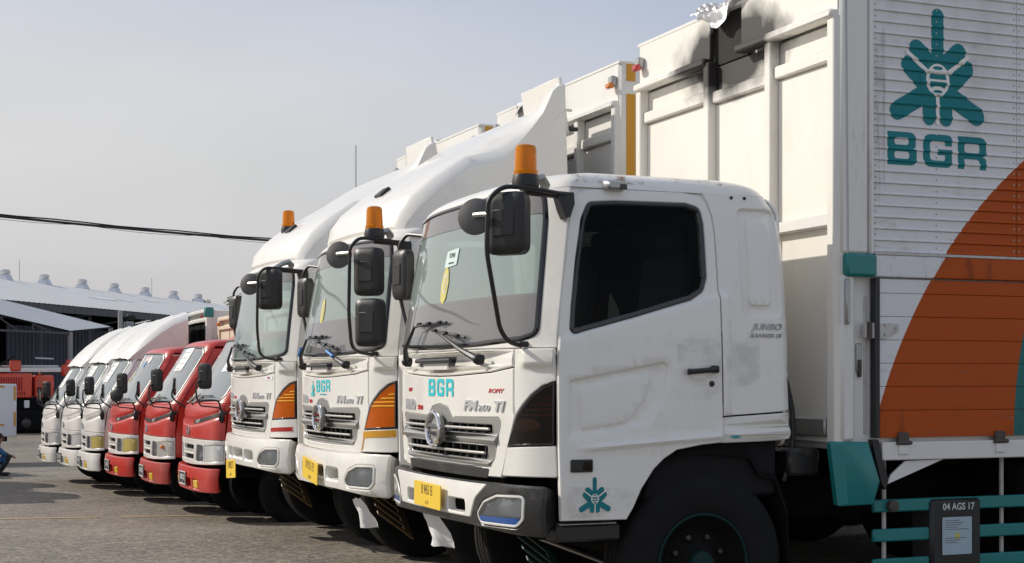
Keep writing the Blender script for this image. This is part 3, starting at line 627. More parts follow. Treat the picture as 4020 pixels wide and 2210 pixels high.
    if o.get('stains'):
        RSF = lambda x, z: V((x, -FR.hw(z), z))
        panel('rust_stain', RSF, rrect(.36, 2.60, .80, 2.648, .02), thick=0, bev=0, off=.004, step=.05, grid=(.06, .012), mat='rust_stain', parent=T)
        panel('rust_stain', RSF, rrect(.90, 2.625, 1.30, 2.655, .012), thick=0, bev=0, off=.004, step=.05, grid=(.06, .012), mat='rust_stain', parent=T)
        DS = lambda x, z: SD(x, z)+V((0, -door_relief(x, z), 0))
        panel('grime_stain', DS, rrect(.93, 1.42, 1.205, 1.76, .06), thick=0, bev=0, off=.0012, step=.05, grid=(.05, .05), mat='grime_stain', parent=T)
        panel('grime_stain', DS, rpoly([(.24, .80), (.62, .80), (.70, .95), (.24, .97)], .03), thick=0, bev=0, off=.0012, step=.05, grid=(.05, .05), mat='grime_stain', parent=T)
        panel('grime_stain', SD, rrect(1.24, 1.50, 1.45, 1.80, .05), thick=0, bev=0, off=.0262, step=.05, mat='grime_stain', parent=T)
    # roof
    rings = []
    for z in (2.572, 2.595, 2.61, 2.625, 2.64, 2.653, 2.665, 2.674, 2.68, 2.686, 2.69):
        xr = XR(z); h = FR.hw(z); r_ = .12; side = [FR(s, z) for s in np.linspace(-LF, LF, 41)]
        xs = np.linspace(side[-1].x+.03, xr-r_, 8); near = [V((x, -h, z)) for x in xs]
        arc = [V((xr-r_+r_*math.sin(a), -(h-r_+r_*math.cos(a)), z)) for a in np.linspace(.2, math.pi/2, 6)]
        full = side+near+arc; full += [V((p.x, -p.y, p.z)) for p in (near+arc)[::-1]]
        rings.append(full)
    MB().loft(rings, capS=False, capE=True).build('roof', 'white', T, smooth=50)
    MB().prism(rrect(-1.09, 1.15, 1.09, 2.575, .1), lambda a, b, d: V((XR(b)-.02+d, a, b)), 0, .02).build('rear_wall', 'white', T)
    # inside
    bx('cab_tub', (.98, 0, 1.24), (1.3, 2.24, .72), 'interior', T, .02)
    ds = MB().loft([[V((x, y, z)) for x, z in ((.12+c_, 1.45), (.12+c_, 1.70), (.30, 1.735), (.52, 1.70), (.58, 1.50))] for y, c_ in ((-1.12, .14), (-.8, .05), (.8, .05), (1.12, .14))]).build('dashboard', 'interior', T)
    for y in (-.62, .62):
        st = bx('seat', (.95, y, 1.66), (.5, .5, .14), 'seat_cloth', T, .04); bx('seat_back', (1.17, y, 1.98), (.13, .48, .60), 'seat_cloth', st, .05, (0, R(8), 0)); bx('headrest', (1.22, y, 2.32), (.09, .28, .18), 'seat_cloth', st, .03)
    MB().tube([(.60+.10*math.sin(a)*.5, .62+.21*math.cos(a), 1.80+.19*math.sin(a)) for a in [2*math.pi*i/24 for i in range(24)]], .014, 6, True).build('steering_wheel', 'black_plastic', T)
    panel('inner_back', lambda a, b: V((1.52, a, b)), rrect(-1.06, 1.55, 1.06, 2.55, .05), thick=.02, bev=0, step=.1, mat='interior', parent=T, back=True)
    bx('headliner', (.95, 0, 2.565), (1.15, 1.9, .02), 'interior', T)
    # bumper
    bm_ = 'bumper_grey' if o.get('two_tone') else 'white'
    FOG = rpoly([(.752, .745, .06), (1.136, .748, .05), (1.178, .79, .04), (1.186, .915, .03), (.96, .908, .06), (.80, .868, .06), (.712, .795, .05)], .04)
    FOG = FOG if area(FOG) > 0 else FOG[::-1]
    ctr = [] if o.get('two_tone') else [rrect(-.21, .79, .21, .872, .02)]
    hol = [rrect(-.47, .787, -.25, .873, .02), rrect(.29, .782, .58, .868, .03)]
    bo = rpoly([(-1.29, .69, .05), (-1.0, .700, .1), (-.5, .718, .2), (.5, .718, .2), (1.0, .700, .1), (1.29, .69, .05), (1.303, .972, .03), (.9, .978, .1), (0, .972, .2), (-.9, .978, .1), (-1.303, .972, .03)], .05)
    if not o.get('two_tone'): bo = [(s, z+(.03 if z > .85 else -.012)) for s, z in bo]
    bp = panel('bumper', BU, bo, hol+ctr+[FOG, mir2(FOG)], thick=.13, bev=.016, step=.06, grid=(.07, .03), mat=bm_, parent=T)
    panel('bumper_back', BU, rrect(-1.2, .73, 1.2, .92, .02), thick=0, bev=0, off=-.11, step=.1, grid=(.1, .1), mat='under', parent=bp)
    if o.get('two_tone'):
        wp = rpoly([(-.63, .768, .03), (.63, .768, .03), (.70, .88, .08), (.84, .962, .01), (-.84, .962, .01), (-.70, .88, .08)], .02)
        panel('bumper_insert', BU, wp, [rrect(-.455, .792, -.245, .869, .02), rrect(.30, .788, .565, .864, .03)], thick=.05, bev=.006, off=.008, step=.06, grid=(.07, .03), mat='white', parent=bp)
    for mr in (False, True):
        fg = panel('fog_lamp', BU, inset(FOG, .012), thick=.0, bev=0, off=-.020, step=.05, grid=(.04, .03), mat='lamp_white', parent=bp, mirror=mr, relief=lambda s, z: .010*math.sin(s*260)*.3+.015*sstep(.02, .10, .12-math.hypot(s-.98, (z-.84)*1.3)))
        panel('fog_lens', BU, inset(FOG, .006), thick=0, bev=0, off=-.001, step=.05, grid=(.06, .06), mat='clear_lens', parent=fg, mirror=mr)
        panel('fog_rim', BU, inset(FOG, -.004), [inset(FOG, .010)], thick=.03, bev=.003, off=.003, step=.05, mat='silver_white' if o.get('two_tone') else bm_, parent=fg, mirror=mr)
        if o.get('two_tone'):
            panel('blue_film', BU, rpoly([(.748, .757, .02), (1.132, .760, .03), (1.165, .795, .01), (.735, .785, .01)], .01), thick=0, bev=0, off=.001, step=.05, grid=(.05, .02), mat='blue_film', parent=fg, mirror=mr)
    # number plate
    px_, pz, pw, ph, tl = o['plate']
    c0 = BU(px_, pz)+V((-.035, 0, 0)); ct, st_ = math.cos(tl), math.sin(tl)
    PS = lambda a, b: V((c0.x-.004, c0.y-(a*ct-b*st_), c0.z+a*st_+b*ct))
    pl = panel('number_plate', PS, rrect(-pw/2, -ph/2, pw/2, ph/2, .012), thick=.006, bev=.002, off=0, mat='plate_yellow', parent=T, back=True)
    text('plate_lettering', o['plate_text'], PS, 0, ph*.02, ph*.42, 'plate_ink', pl, off=.0, ext=.0012, sx=.62)
    text('plate_lettering', o['plate_small'], PS, 0, -ph*.38, ph*.16, 'plate_ink', pl, off=.0, ext=.0012, sx=.8)
    # wipers, grab handle
    for (s0, z0, s1, z1, b0, b1) in ((.66, 1.648, .12, 1.80, (-.14, 1.835), (.44, 1.775)), (-.66, 1.648, -.42, 1.86, (-.46, 1.875), (.12, 1.872))):
        a = FR(s0, z0)+V((-.03, 0, 0)); b = FR(s1, z1)+V((-.05, 0, 0))
        wpr = MB().tube([a, a+(b-a)*.35+V((-.025, 0, .005)), b], [.022, .014, .009], 8).build('wiper', 'black_plastic', T)
        MB().lathe([(.03, -.03), (.032, .0), (.022, .022), (.01, .03)], a, (-1, 0, .15), 14).build('wiper_pivot', 'black_plastic', wpr)
        bl = [FR(b0[0]+(b1[0]-b0[0])*t, b0[1]+(b1[1]-b0[1])*t)+V((-.022, 0, 0)) for t in np.linspace(0, 1, 7)]
        MB().tube(bl, .008, 6).build('wiper_blade', 'black_plastic', wpr)
        for i in (1, 3, 5): MB().box(bl[i]+V((-.012, 0, .004)), (.02, .05, .016), .003).build('blade_clip', 'black_plastic', wpr)
        MB().tube([b, bl[3]+V((-.01, 0, 0))], .007, 6).build('blade_arm', 'black_plastic', wpr)
        if o.get('blue_wipers'): MB().tube([a+(b-a)*.3+V((-.04, 0, .02)), a+(b-a)*.62+V((-.032, 0, .014))], .011, 6).build('blue_tape', 'blue_tape', wpr)
    gh = panel('grab_handle', FR, rpoly([(-.36, 1.612, .02), (.27, 1.612, .02), (.31, 1.668, .02), (-.39, 1.668, .02)], .02), thick=0, bev=0, off=.0085, step=.06, grid=(.08, .03), mat='black_gloss', parent=fp)
    panel('handle_scoop', FR, rpoly([(-.27, 1.592, .02), (.17, 1.592, .02), (.17, 1.632, .0), (-.27, 1.632, .0)], .01), thick=.01, bev=.003, off=.016, step=.06, grid=(.08, .03), mat='white', parent=gh)
    MB().tube([FR(s, 1.648)+V((-.036, 0, 0)) for s in np.linspace(-.35, .27, 8)], .013, 8).build('handle_bar', 'black_plastic', gh)
    # lettering on the hood
    text('badge_lettering', 'FM', FR, .485, 1.362, .060, 'badge_silver', hd, shear=.25, sx=1.9, ext=.006, bold=.02); text('badge_lettering', '260', FR, .675, 1.362, .036, 'badge_silver', hd, shear=.2, sx=2.2, ext=.005); text('badge_lettering', 'TI', FR, .865, 1.362, .060, 'badge_silver', hd, shear=.25, sx=2.0, ext=.006, bold=.02)
    text('badge_lettering', 'HINO', FR, -.65, 1.352, .066, 'badge_silver', hd, sx=1.35, ext=.006, bold=.03); text('badge_lettering', '500', FR, -.38, 1.352, .030, 'red_decal', hd, sx=2.0, ext=.003)
    o['decals'](T, hd, ws)
    # mirrors
    mpth = o['mirror_path']; mb_ = MB().tube(bend(mpth, .06, 5), .0125, 8).build('mirror_arm', 'black_plastic', T)
    MB().loft([[V((x, -1.11-k_, z)) for x, z in ((.235, 2.53), (.33, 2.53), (.335, 2.47), (.31, 2.40), (.285, 2.39), (.262, 2.44))] for k_ in (.0, .05, .075)]).build('mirror_bracket', 'black_plastic', mb_)
    MB().tube([(.30, -1.15, 2.515), (.05, -1.17, 2.525)], .021, 8).build('mirror_crossbar', 'black_plastic', mb_)
    MB().tube([(.20, -1.10, 2.57), (.16, -1.15, 2.60), (.11, -1.14, 2.585), (.03, -1.17, 2.54)], [.03, .026, .022, .02], 8).build('mirror_pivot', 'dull_metal', mb_)
    MB().box(V(mpth[-1])+V((.03, 0, .01)), (.10, .05, .03), .008).build('mirror_foot', 'black_plastic', mb_)
    for (c, w, h) in o['mirror_heads']: mirror_head(mb_, c, w, h, (-.80, -.60, .03))
    rc = V(o['round_mirror']); nn = V((-.62, -.78, .1)).normalized()
    rm = MB().lathe([(.094, -.022), (.099, -.012), (.094, -.002), (.06, .010), (.03, .014)], rc, nn, 28).build('round_mirror', 'mirror_shell', mb_)
    MB().tube([rc+nn*.02, rc+nn*.03+V((.03, -.04, 0)), V((mpth[3][0], mpth[3][1], rc.z))], .014, 6).build('mirror_clamp', 'dull_metal', rm)
    fp_ = [(.31, 1.12, 2.50), (.24, 1.34, 2.53), (.20, 1.38, 2.46), (.195, 1.385, 2.15), (.215, 1.28, 1.92), (.24, 1.19, 1.80)]
    fa = MB().tube(bend(fp_, .06, 5), .0125, 8).build('mirror_arm', 'black_plastic', T)
    mirror_head(fa, (.21, 1.34, 2.25), .20, .34, (-.98, -.14, .02)); MB().ball((.195, 1.385, 2.27), .035, 10).build('mirror_clamp', 'dull_metal', fa)
    for b in o.get('beacons', []): beacon(T, *b)
    # running gear
    ch = bx('chassis', (4.0, 0, .80), (6.6, .86, .26), 'under', T, .02)
    bx('engine_block', (.85, 0, .86), (1.2, 1.7, .42), 'under', T, .03); bx('radiator', (.16, 0, 1.0), (.12, 1.5, .55), 'under', T, .02)
    MB().tube([(1.15, -.95, .51), (1.15, .95, .51)], .07, 10).build('front_axle', 'under', T)
    for sg in (-1, 1):
        wheel(T, 1.15, sg*1.0, .51, .28, sg, ring='rim_teal' if o.get('ring') else None)
        mg = [(.765, .90), (.80, 1.06), (.87, 1.115), (1.01, 1.145), (1.17, 1.155), (1.43, 1.125), (1.5, 1.02), (1.6, 1.0), (1.68, .80), (1.70, .35)]
        MB().loft([[V((x, y, z)) for x, z in mg]+[V((x*.985+.018, y, z-.03)) for x, z in mg[::-1]] for y in (sg*1.15, sg*.72)]).build('mudguard', 'under', T)
        stp = bx('cab_step', (.425, sg*1.09, .715), (.38, .16, .09), 'black_plastic', T, .012); bx('step_tread', (.425, sg*1.1, .763), (.34, .12, .01), 'dull_metal', stp)
        if sg < 0:
            mt = Matrix.Translation((.30, -.84, .55)) @ Matrix.Rotation(R(40), 4, 'X') @ Matrix.Rotation(R(40), 4, 'Y') @ Matrix.Translation((0, .84, 0)); sp = MB()
            for i in range(4): sp.box((-.06, -.97+i*.085, 0), (.34, .035, .01), .002, mt)
            sp.box((.15, -.8425, 0), (.10, .30, .011), .002, mt); sp.build('splash_plate', o.get('splash', 'tan_steel'), T)
    for x in (5.0, 6.3):
        for sg in (-1, 1): wheel(T, x, sg*.92, .51, .5, sg, n=28)
    MB().tube([(.35, -.35, .66), (1.1, -.62, .36)], .012, 6).build('tie_rod', 'dull_metal', T)
    return T
def box_body(T, o):
    """cargo box behind the cab: front wall, corner posts, side planks, lower flap and rails"""
    x0, x1, hw, zb, zt = 1.97, 7.6, 1.25, 1.17, 3.95
    B = bx('cargo_box', ((x0+x1)/2+.05, 0, (1.13+zt-.02)/2), (x1-x0-.06, 2*hw-.10, zt-.02-1.13), 'white_box', T, .02)
    full = o.get('full')
    burn = None
    if o.get('burn'): burn = {'panel': MATS['burnt'], 'beam': MATS['burnt']}
    wm = burn['beam'] if burn else 'white_box'
    posts = [-1.20, -.53, .22, 1.19]
    front_wall(B, x0, 2*hw, zb, 3.60, posts, 2.45, 'white_box', [3.36, 3.34, 3.36], 3.62, burn)
    # top plate in front (torn open on some trucks)
    a, b = o.get('tear', (.1, .1))
    for (y0, y1) in ((-hw+.02, a), (b, hw-.02)):
        if y1-y0 < .05: continue
        bx('top_plate', (x0+.01, (y0+y1)/2, 3.79), (.03, y1-y0, .30), wm, B, .006); bx('top_ledge', (x0-.015, (y0+y1)/2, 3.625), (.09, y1-y0, .05), wm, B, .012)
    if b-a > .02:
        bx('torn_hollow', (x0+.05, (a+b)/2, 3.77), (.02, b-a+.02, .34), 'hollow_shade', B)  # black sheet: the shade inside the torn opening is painted on
        rnd = random.Random(int(a*100)+5); vs = []; nx_, ny_ = 34, 12; ph = [(rnd.uniform(0, 6), rnd.uniform(8, 34), rnd.uniform(4, 22)) for _ in range(7)]
        for i in range(nx_):
            for j in range(ny_):
                y = a-.14+(b-a+.34)*i/(nx_-1); t = j/(ny_-1); cr = sum(math.sin(p_+f_*y+g_*t) for p_, f_, g_ in ph)*.0075
                vs.append((x0-.045+.11*t+cr, y, 3.992-.15*(1-t)**1.5*(.7+.5*math.sin(9*y+1))+abs(cr)*1.2+rnd.uniform(-.003, .003)))
        mk('torn_sheet', vs, [[i*ny_+j, (i+1)*ny_+j, (i+1)*ny_+j+1, i*ny_+j+1] for i in range(nx_-1) for j in range(ny_-1)], 'foil', B, 35)
    bx('roof_edge', ((x0+x1)/2, 0, zt-.012), (x1-x0+.02, 2*hw+.01, .03), 'white_box', B, .008)
    for sg in (1,) if not o.get('two_lamps') else (1, -1):
        lb = bx('marker_lamp', (x0-.03, sg*(hw-.07), 3.80), (.05, .07, .08), 'dull_metal', B, .01); bx('marker_lens', (x0-.055, sg*(hw-.07), 3.765), (.045, .085, .045), o.get('marker', 'marker_amber'), lb, .012)
    # near side corner
    for sg in (-1, 1):
        cp = bx('corner_post', (x0+.10, sg*(hw-.045), (2.25+zt)/2), (.20, .085, zt-2.25), 'white_box', B, .02)
        bx('post_trim', (x0+.215, sg*(hw-.03), (2.25+zt)/2), (.03, .065, zt-2.25-.01), 'white_box', B, .008)
        if o.get('tapes'):
            for (z0, z1) in ((3.80, 3.93), (2.98, 3.70), (2.15, 2.75)): bx('reflective_tape', (x0+.09, sg*(hw+.001), (z0+z1)/2), (.075, .006, z1-z0), 'amber_tape', B, .001)
    if not full:
        for sg in (-1, 1): bx('side_sheet', ((x0+.25+x1)/2, sg*(hw-.04), (1.2+zt-.03)/2), (x1-x0-.26, .05, zt-.03-1.2), 'white_box', B, .006)
        return B
    # ribbed side of the near truck, plank by plank
    BS = MATS['box_paint']; prof = plank_profile(PITCH); yb = -(hw-.02)
    z0 = 2.2715; n = int((zt-.05-z0)/PITCH)
    def pl_mesh(xa, xb):
        vs = []; 
        for x in (xa, xb): vs += [(x, yb-d, h) for h, d in prof]+[(x, yb+.02, prof[-1][0]), (x, yb+.02, 0)]
        k = len(prof)+2; fs = [[i, i+1, k+i+1, k+i] for i in range(k-1)]+[[k-1, 0, k, 2*k-1], list(range(k))[::-1], list(range(k, 2*k))]
        me = bpy.data.meshes.new('plank'); me.from_pydata(vs, [], fs); me.update()
        bm = bmesh.new(); bm.from_mesh(me); bmesh.ops.recalc_face_normals(bm, faces=bm.faces); bm.to_mesh(me); bm.free(); me.materials.append(BS)
        me.polygons.foreach_set('use_smooth', [True]*len(me.polygons)); me.set_sharp_from_angle(angle=R(25)); return me
    for (xa, xb) in ((x0+.232, x0+1.268), (x0+1.272, x0+2.9), (x0+2.904, x0+4.4)):
        me = pl_mesh(xa, xb)
        for i in range(n):
            p = bpy.data.objects.new('plank', me); col.objects.link(p); p.parent = B; p.location = (0, 0, z0+i*PITCH)
    def RS(x, z):
        t = (z-z0) % PITCH; d = 0
        for (a, da), (b, db) in zip(prof[:-1], prof[1:]):
            if a <= t <= b: d = da+(db-da)*(t-a)/(b-a); break
        return V((x, yb-d, z))
    zl = [z0+i*PITCH+h for i in range(n) for h, _ in prof]
    # smooth-normal stand-in for placing paint on the ribs
    emblem(RS, 2.657, 3.415, 1.0, 'teal_decal', B, name='painted_emblem', zl=zl, base=.0008)
    bgr(RS, 2.303, 2.782, .208, .193, .043, 'teal_decal', B, zl=zl, off=.0009)
    rv = MB().lathe([(.0065, 0), (.005, .003), (.001, .004)], (0, 0, 0), (0, -1, 0), 6).build('rivet', 'dull_metal', B); me = rv.data; first = True
    for xr_ in (x0+.25, x0+.68, x0+1.25, x0+1.29):
        for i in range(n):
            if first: q = rv; first = False
            else: q = bpy.data.objects.new('rivet', me); col.objects.link(q); q.parent = B
            q.location = (xr_, yb, z0+i*PITCH+.035)
    for (xa, xb, za, zc) in ((2.20, 4.2, 2.12, 2.25), (2.19, 2.27, 2.05, 3.6), (1.99, 2.18, 2.3, 3.2), (3.0, 3.4, 1.20, 1.5), (2.24, 2.6, 1.20, 1.45)):
        panel('drip_stain', lambda x, z: V((x, -hw, z)), rrect(xa, za, xb, zc, .02), thick=0, bev=0, off=.008 if zc < 3 else .006, step=.3, mat='drip_stain', parent=B)
    # belt rail under the planks, lower flap boards
    bx('belt_strip', (x0+2.3, yb-.012, 2.262), (4.14, .03, .016), 'hinge_light', B, .003)
    bx('belt_rail', (x0+2.31, yb-.002, 2.19), (4.16, .05, .125), BS, B, .006)
    zz = [2.118, 2.035, 1.90, 1.765, 1.63, 1.495, 1.358, 1.20]
    for i in range(len(zz)-1): bx('flap_board', (x0+2.37, yb+.004, (zz[i]+zz[i+1])/2), (4.22, .035, zz[i]-zz[i+1]-.002), BS, B, .0025)
    bx('flap_edge', (x0+.245, yb-.006, 1.66), (.035, .05, .92), 'black_plastic', B, .004)
    bx('corner_cap', (x0+.13, -(hw-.02), 2.19), (.21, .10, .13), 'teal', B, .015); bx('corner_cap', (x0+.13, (hw-.02), 2.19), (.21, .10, .13), 'teal', B, .015)
    bx('corner_bar', (x0+.055, -(hw-.04), 1.66), (.10, .08, .96), 'white_box', B, .02); bx('corner_recess', (x0+.165, -(hw-.10), 1.66), (.13, .03, .93), 'hinge_light', B, .004)
    bx('lock_rod', (x0+.20, -(hw-.055), 1.62), (.025, .025, .80), 'hinge_light', B, .008); bx('gutter_pipe', (x0+.035, -(hw+.012), 1.98), (.03, .03, .26), 'dull_metal', B, .012)
    c = V((x0+.12, -(hw-.06), 2.06))
    for i in range(9):
        z = 2.04-i*.042; vert = i % 2; r1 = .022
        MB().tube([(c.x+(r1*.6*math.cos(a) if vert else 0), c.y+(0 if vert else r1*.6*math.cos(a)), z+r1*1.2*math.sin(a)) for a in [2*math.pi*j/12 for j in range(12)]], .005, 5, True).build('chain_link', 'dull_metal', B)
    lk = bx('latch', (x0+.155, -(hw-.055), 1.66), (.045, .03, .17), 'dull_metal', B, .006); bx('latch_tongue', (x0+.155, -(hw-.04), 1.60), (.022, .02, .10), 'hinge_dark', lk, .004)
    hg = MB().prism(rpoly([(2.13, 1.774, .01), (2.27, 1.774, .02), (2.365, 1.815, .012), (2.365, 1.860, .01), (2.13, 1.860, .01)], .01), lambda a, b, d: V((a, -hw-.004+d, b)), 0, .02).build('hinge', 'hinge_light', B)
    for (x, z) in ((2.34, 1.835), (2.27, 1.85), (2.27, 1.795)): MB().lathe([(.008, 0), (.006, .006)], (x, -hw-.004, z), (0, -1, 0), 8).build('bolt', 'dull_metal', hg)
    MB().tube([(2.16, -hw-.01, 1.768), (2.16, -hw-.01, 1.866)], .016, 8).build('hinge_pin', 'hinge_dark', hg)
    MB().tube([(x0+.05, -(hw-.01), 2.25), (x0+.035, -(hw-.01), 3.9)], .012, 6).build('drip_strip', 'dull_metal', B)
    # teal foot, sill beam, gusset, hinges under the flap
    def foot(y0, y1): return [[V((x, y, z)) for x, z in rpoly([(1.90, 1.186), (2.165, 1.180), (2.245, .95), (2.20, .815), (1.955, .812)], .02, 3)] for y in (y0, y1)]
    MB().loft([[V((x, y, z)) for x, z in rpoly([(1.905, 1.184), (2.165, 1.178), (2.245, .95), (2.20, .817), (1.958, .814)], .02, 3)] for y in (-hw+.05, -hw+.012)]+[[V((1.92+(x-1.92)*.97, -hw+.002, z)) for x, z in rpoly([(1.99, 1.178), (2.160, 1.172), (2.236, .95), (2.194, .825), (2.02, .822)], .02, 3)]]).build('corner_foot', 'teal', B)
    bx('front_sill', (x0+.02, 0, 1.26), (.06, 2.2, .11), 'dull_metal', B, .01); bx('sill_beam', (x0+2.39, yb+.01, 1.122), (4.2, .06, .105), 'white_box', B, .006)
    MB().prism([(2.30, .93), (2.33, .985), (2.43, 1.062), (2.70, 1.068)], lambda a, b, d: V((a, yb+d, b)), 0, .012).build('gusset', 'white_box', B)
    MB().prism([(2.19, 1.19), (2.235, 1.19), (2.305, .95), (2.285, .90), (2.255, .94)], lambda a, b, d: V((a, -hw+.01+d, b)), 0, .06).build('foot_rubber', 'black_plastic', B)
    for x in (2.40, 3.10, 4.0, 5.0):
        h = bx('flap_hinge', (x, yb-.016, 1.20), (.075, .03, .06), 'hinge_dark', B, .006); MB().tube([(x-.05, yb-.03, 1.17), (x+.05, yb-.03, 1.17)], .012, 8).build('hinge_pin', 'hinge_dark', h); bx('hinge_leaf', (x, yb-.025, 1.13), (.07, .012, .055), 'white_box', h, .004)
    # underrun guard of teal rails, black box with a paper notice
    for z in (.80, .628, .455): bx('guard_rail', (4.1, -1.16, z), (3.7, .03, .074), 'teal', B, .008)
    for x in (2.36, 3.22, 4.2, 5.4): MB().tube([(x, -1.12, 1.10), (x, -1.12, .32)], .013, 8).build('guard_hanger', 'hinge_light', B)
    MB().lathe([(.035, 0), (.035, .03), (.02, .034)], (2.37, -1.175, .80), (0, -1, 0), 14).build('rail_knob', 'hinge_dark', B)
    bb = bx('battery_box', (2.825, -1.10, .58), (.37, .20, .50), 'black_plastic', B, .02)
    PSf = lambda x, z: V((x, -1.2015, z))
    text('chalk_lettering', '04 AGS 17', PSf, 2.835, .765, .042, 'chalk', bb, sx=.92, bold=.02, ext=.001, off=.0)
    pp = panel('paper_notice', PSf, rrect(2.715, .50, 2.93, .722, .008), thick=0, bev=0, off=.002, mat='paper_blue', parent=bb)
    for i in range(11):
        z = .70-i*.013; w = .16 if i % 4 else .19
        if 4 < i < 8: continue
        panel('print_line', PSf, [(2.735, z), (2.735+w*(.55+.45*((i*37) % 10)/10), z), (2.735+w*(.55+.45*((i*37) % 10)/10), z+.0035), (2.735, z+.0035)], thick=0, bev=0, off=.003, mat='ink', parent=pp)
    panel('print_seal', PSf, ell(2.825, .61, .018, .02, 12), thick=0, bev=0, off=.003, mat='sticker_yellow', parent=pp)
    bx('spare_tank', (3.9, -.85, .80), (1.0, .5, .45), 'under', B, .05); bx('air_box', (1.86, -.95, 1.06), (.22, .2, .16), 'bumper_grey', B, .02)
    MB().tube(bend([(1.74, -1.0, 1.62), (1.80, -1.02, 1.35), (1.80, -1.02, 1.15), (1.75, -1.0, .95)], .08), .016, 6).build('air_hose', 'black_plastic', B)
    return B
def deflector(T):
    """roof fairing: swept top, rounded shoulders, side fins and an upright tail plate"""
    prof = [(.17, 2.66), (.20, 2.78), (.30, 2.90), (.48, 3.04), (.75, 3.20), (1.05, 3.37), (1.30, 3.52), (1.42, 3.585), (1.50, 3.62), (1.55, 3.645), (1.60, 3.66)]
    edge = lerp([(.17, 2.66), (.26, 2.76), (.45, 2.92), (.70, 3.10), (1.05, 3.27), (1.30, 3.44), (1.42, 3.58), (1.50, 3.75), (1.54, 3.79), (1.60, 3.80)])
    rings = []
    for i, (x, z) in enumerate(prof):
        hw = lerp([(.17, .98), (.4, 1.06), (.8, 1.075), (1.6, 1.06)])(x); ring = []
        for t in np.linspace(-1, 1, 33):
            a = abs(t); y = hw*math.copysign(min(1, a*1.02), t) if a < .98 else hw*math.copysign(1, t)
            fin = (edge(x)-z)*sstep(.70, .97, a) if x > .9 and t > 0 else 0
            drop = 0
            u = max(0, (a-.86)/.14); drop = (.10 if x < 1.2 else .03)*(1-math.sqrt(max(0, 1-u*u)))
            xx = x+.16*(a**2.6)*max(0, 1-(x-.17)/1.2)
            ring.append(V((xx, -y, z+fin-drop)))
        rings.append(ring)
    k = len(rings[0]); mb = MB().loft(rings, cap=False, open_=True)
    d = mb.build('roof_fairing', 'white', T, smooth=60, fix=False)
    # side cheeks down to the cab roof
    for sg in (0, k-1):
        top = [r[sg] for r in rings]; bot = [V((p.x, p.y*1.0, 2.60)) for p in top]; vs = top+bot; m = len(top)
        side = 1 if sg == 0 else -1
        rows = [top, [V((p.x, p.y*(1+.035*min(1, (p.z-2.6)/.6)), p.z*.5+1.30)) for p in top], [V((p.x, p.y*(1+.06*min(1, (p.z-2.6)/.6)), 2.615)) for p in top]]
        MB().loft(rows, cap=False, open_=True).build('fairing_cheek', 'white', d, smooth=60)
        ridge = [V((p.x+.05, p.y+(.006 if p.y > 0 else -.006), max(2.64, p.z-.10-.10*i/m))) for i, p in enumerate(top)][1:]
        MB().tube(ridge, .011, 6).build('cheek_ridge', 'white', d)
    fr_ = rings[0]; low = [V((p.x+.015, p.y, 2.615)) for p in fr_]; MB().loft([fr_, low], cap=False, open_=True).build('fairing_lip', 'white', d)
    bx('tail_plate', (1.60, -.67, 3.62), (.03, .74, .44), 'white', d, .01, (0, R(-9), 0)); bx('tail_bracket', (1.66, -1.0, 3.45), (.14, .03, .03), 'black_plastic', d); bx('tail_bracket', (1.66, .98, 3.45), (.14, .03, .03), 'black_plastic', d)
    bx('fairing_back', (1.55, 0, 3.05), (.02, 2.1, .9), 'under', d)
    bx('air_slot', (.40, -.28, 2.985), (.10, .16, .03), 'black_plastic', d, .005, (0, R(-40), 0))
    return d
# ------------------------------------------------------------------ the small trucks
SXF = [(.25, 0), (.56, 0), (.9, 0), (1.05, .01), (1.22, .045), (1.30, .085), (1.6, .27), (1.9, .455), (2.0, .515), (2.04, .56), (2.07, .65), (2.09, .8)]
KS = 1.12
SHW = [(z_, w_*KS) for z_, w_ in [(.25, .86), (1.3, .86), (1.6, .83), (1.9, .775), (2.0, .755), (2.04, .73), (2.07, .67), (2.09, .5)]]
SXR = lerp([(.5, 1.64), (1.3, 1.63), (1.9, 1.58), (2.0, 1.55), (2.04, 1.51), (2.07, 1.44), (2.09, 1.25)])
SF = Front(.86*KS, .13, 2.5, .14, .07, SXF, SHW)
SB = Front(.86*KS, .13, 2.5, .14, .07, [(.25, -.03), (.32, -.055), (.45, -.065), (.56, -.05)], [(.2, .87*KS), (1, .87*KS)])
def SS(x, z):
    h = SF.hw(z); u = (x-(SXR(z)-.10))/.10
    if u > 0: u = min(u, 1); h -= .10*(1-math.sqrt(max(0, 1-u*u)))
    return V((x, -h, z))
SL = SF.L
def stripe(s, z0): return z0+.085*(abs(s)/.86)**2
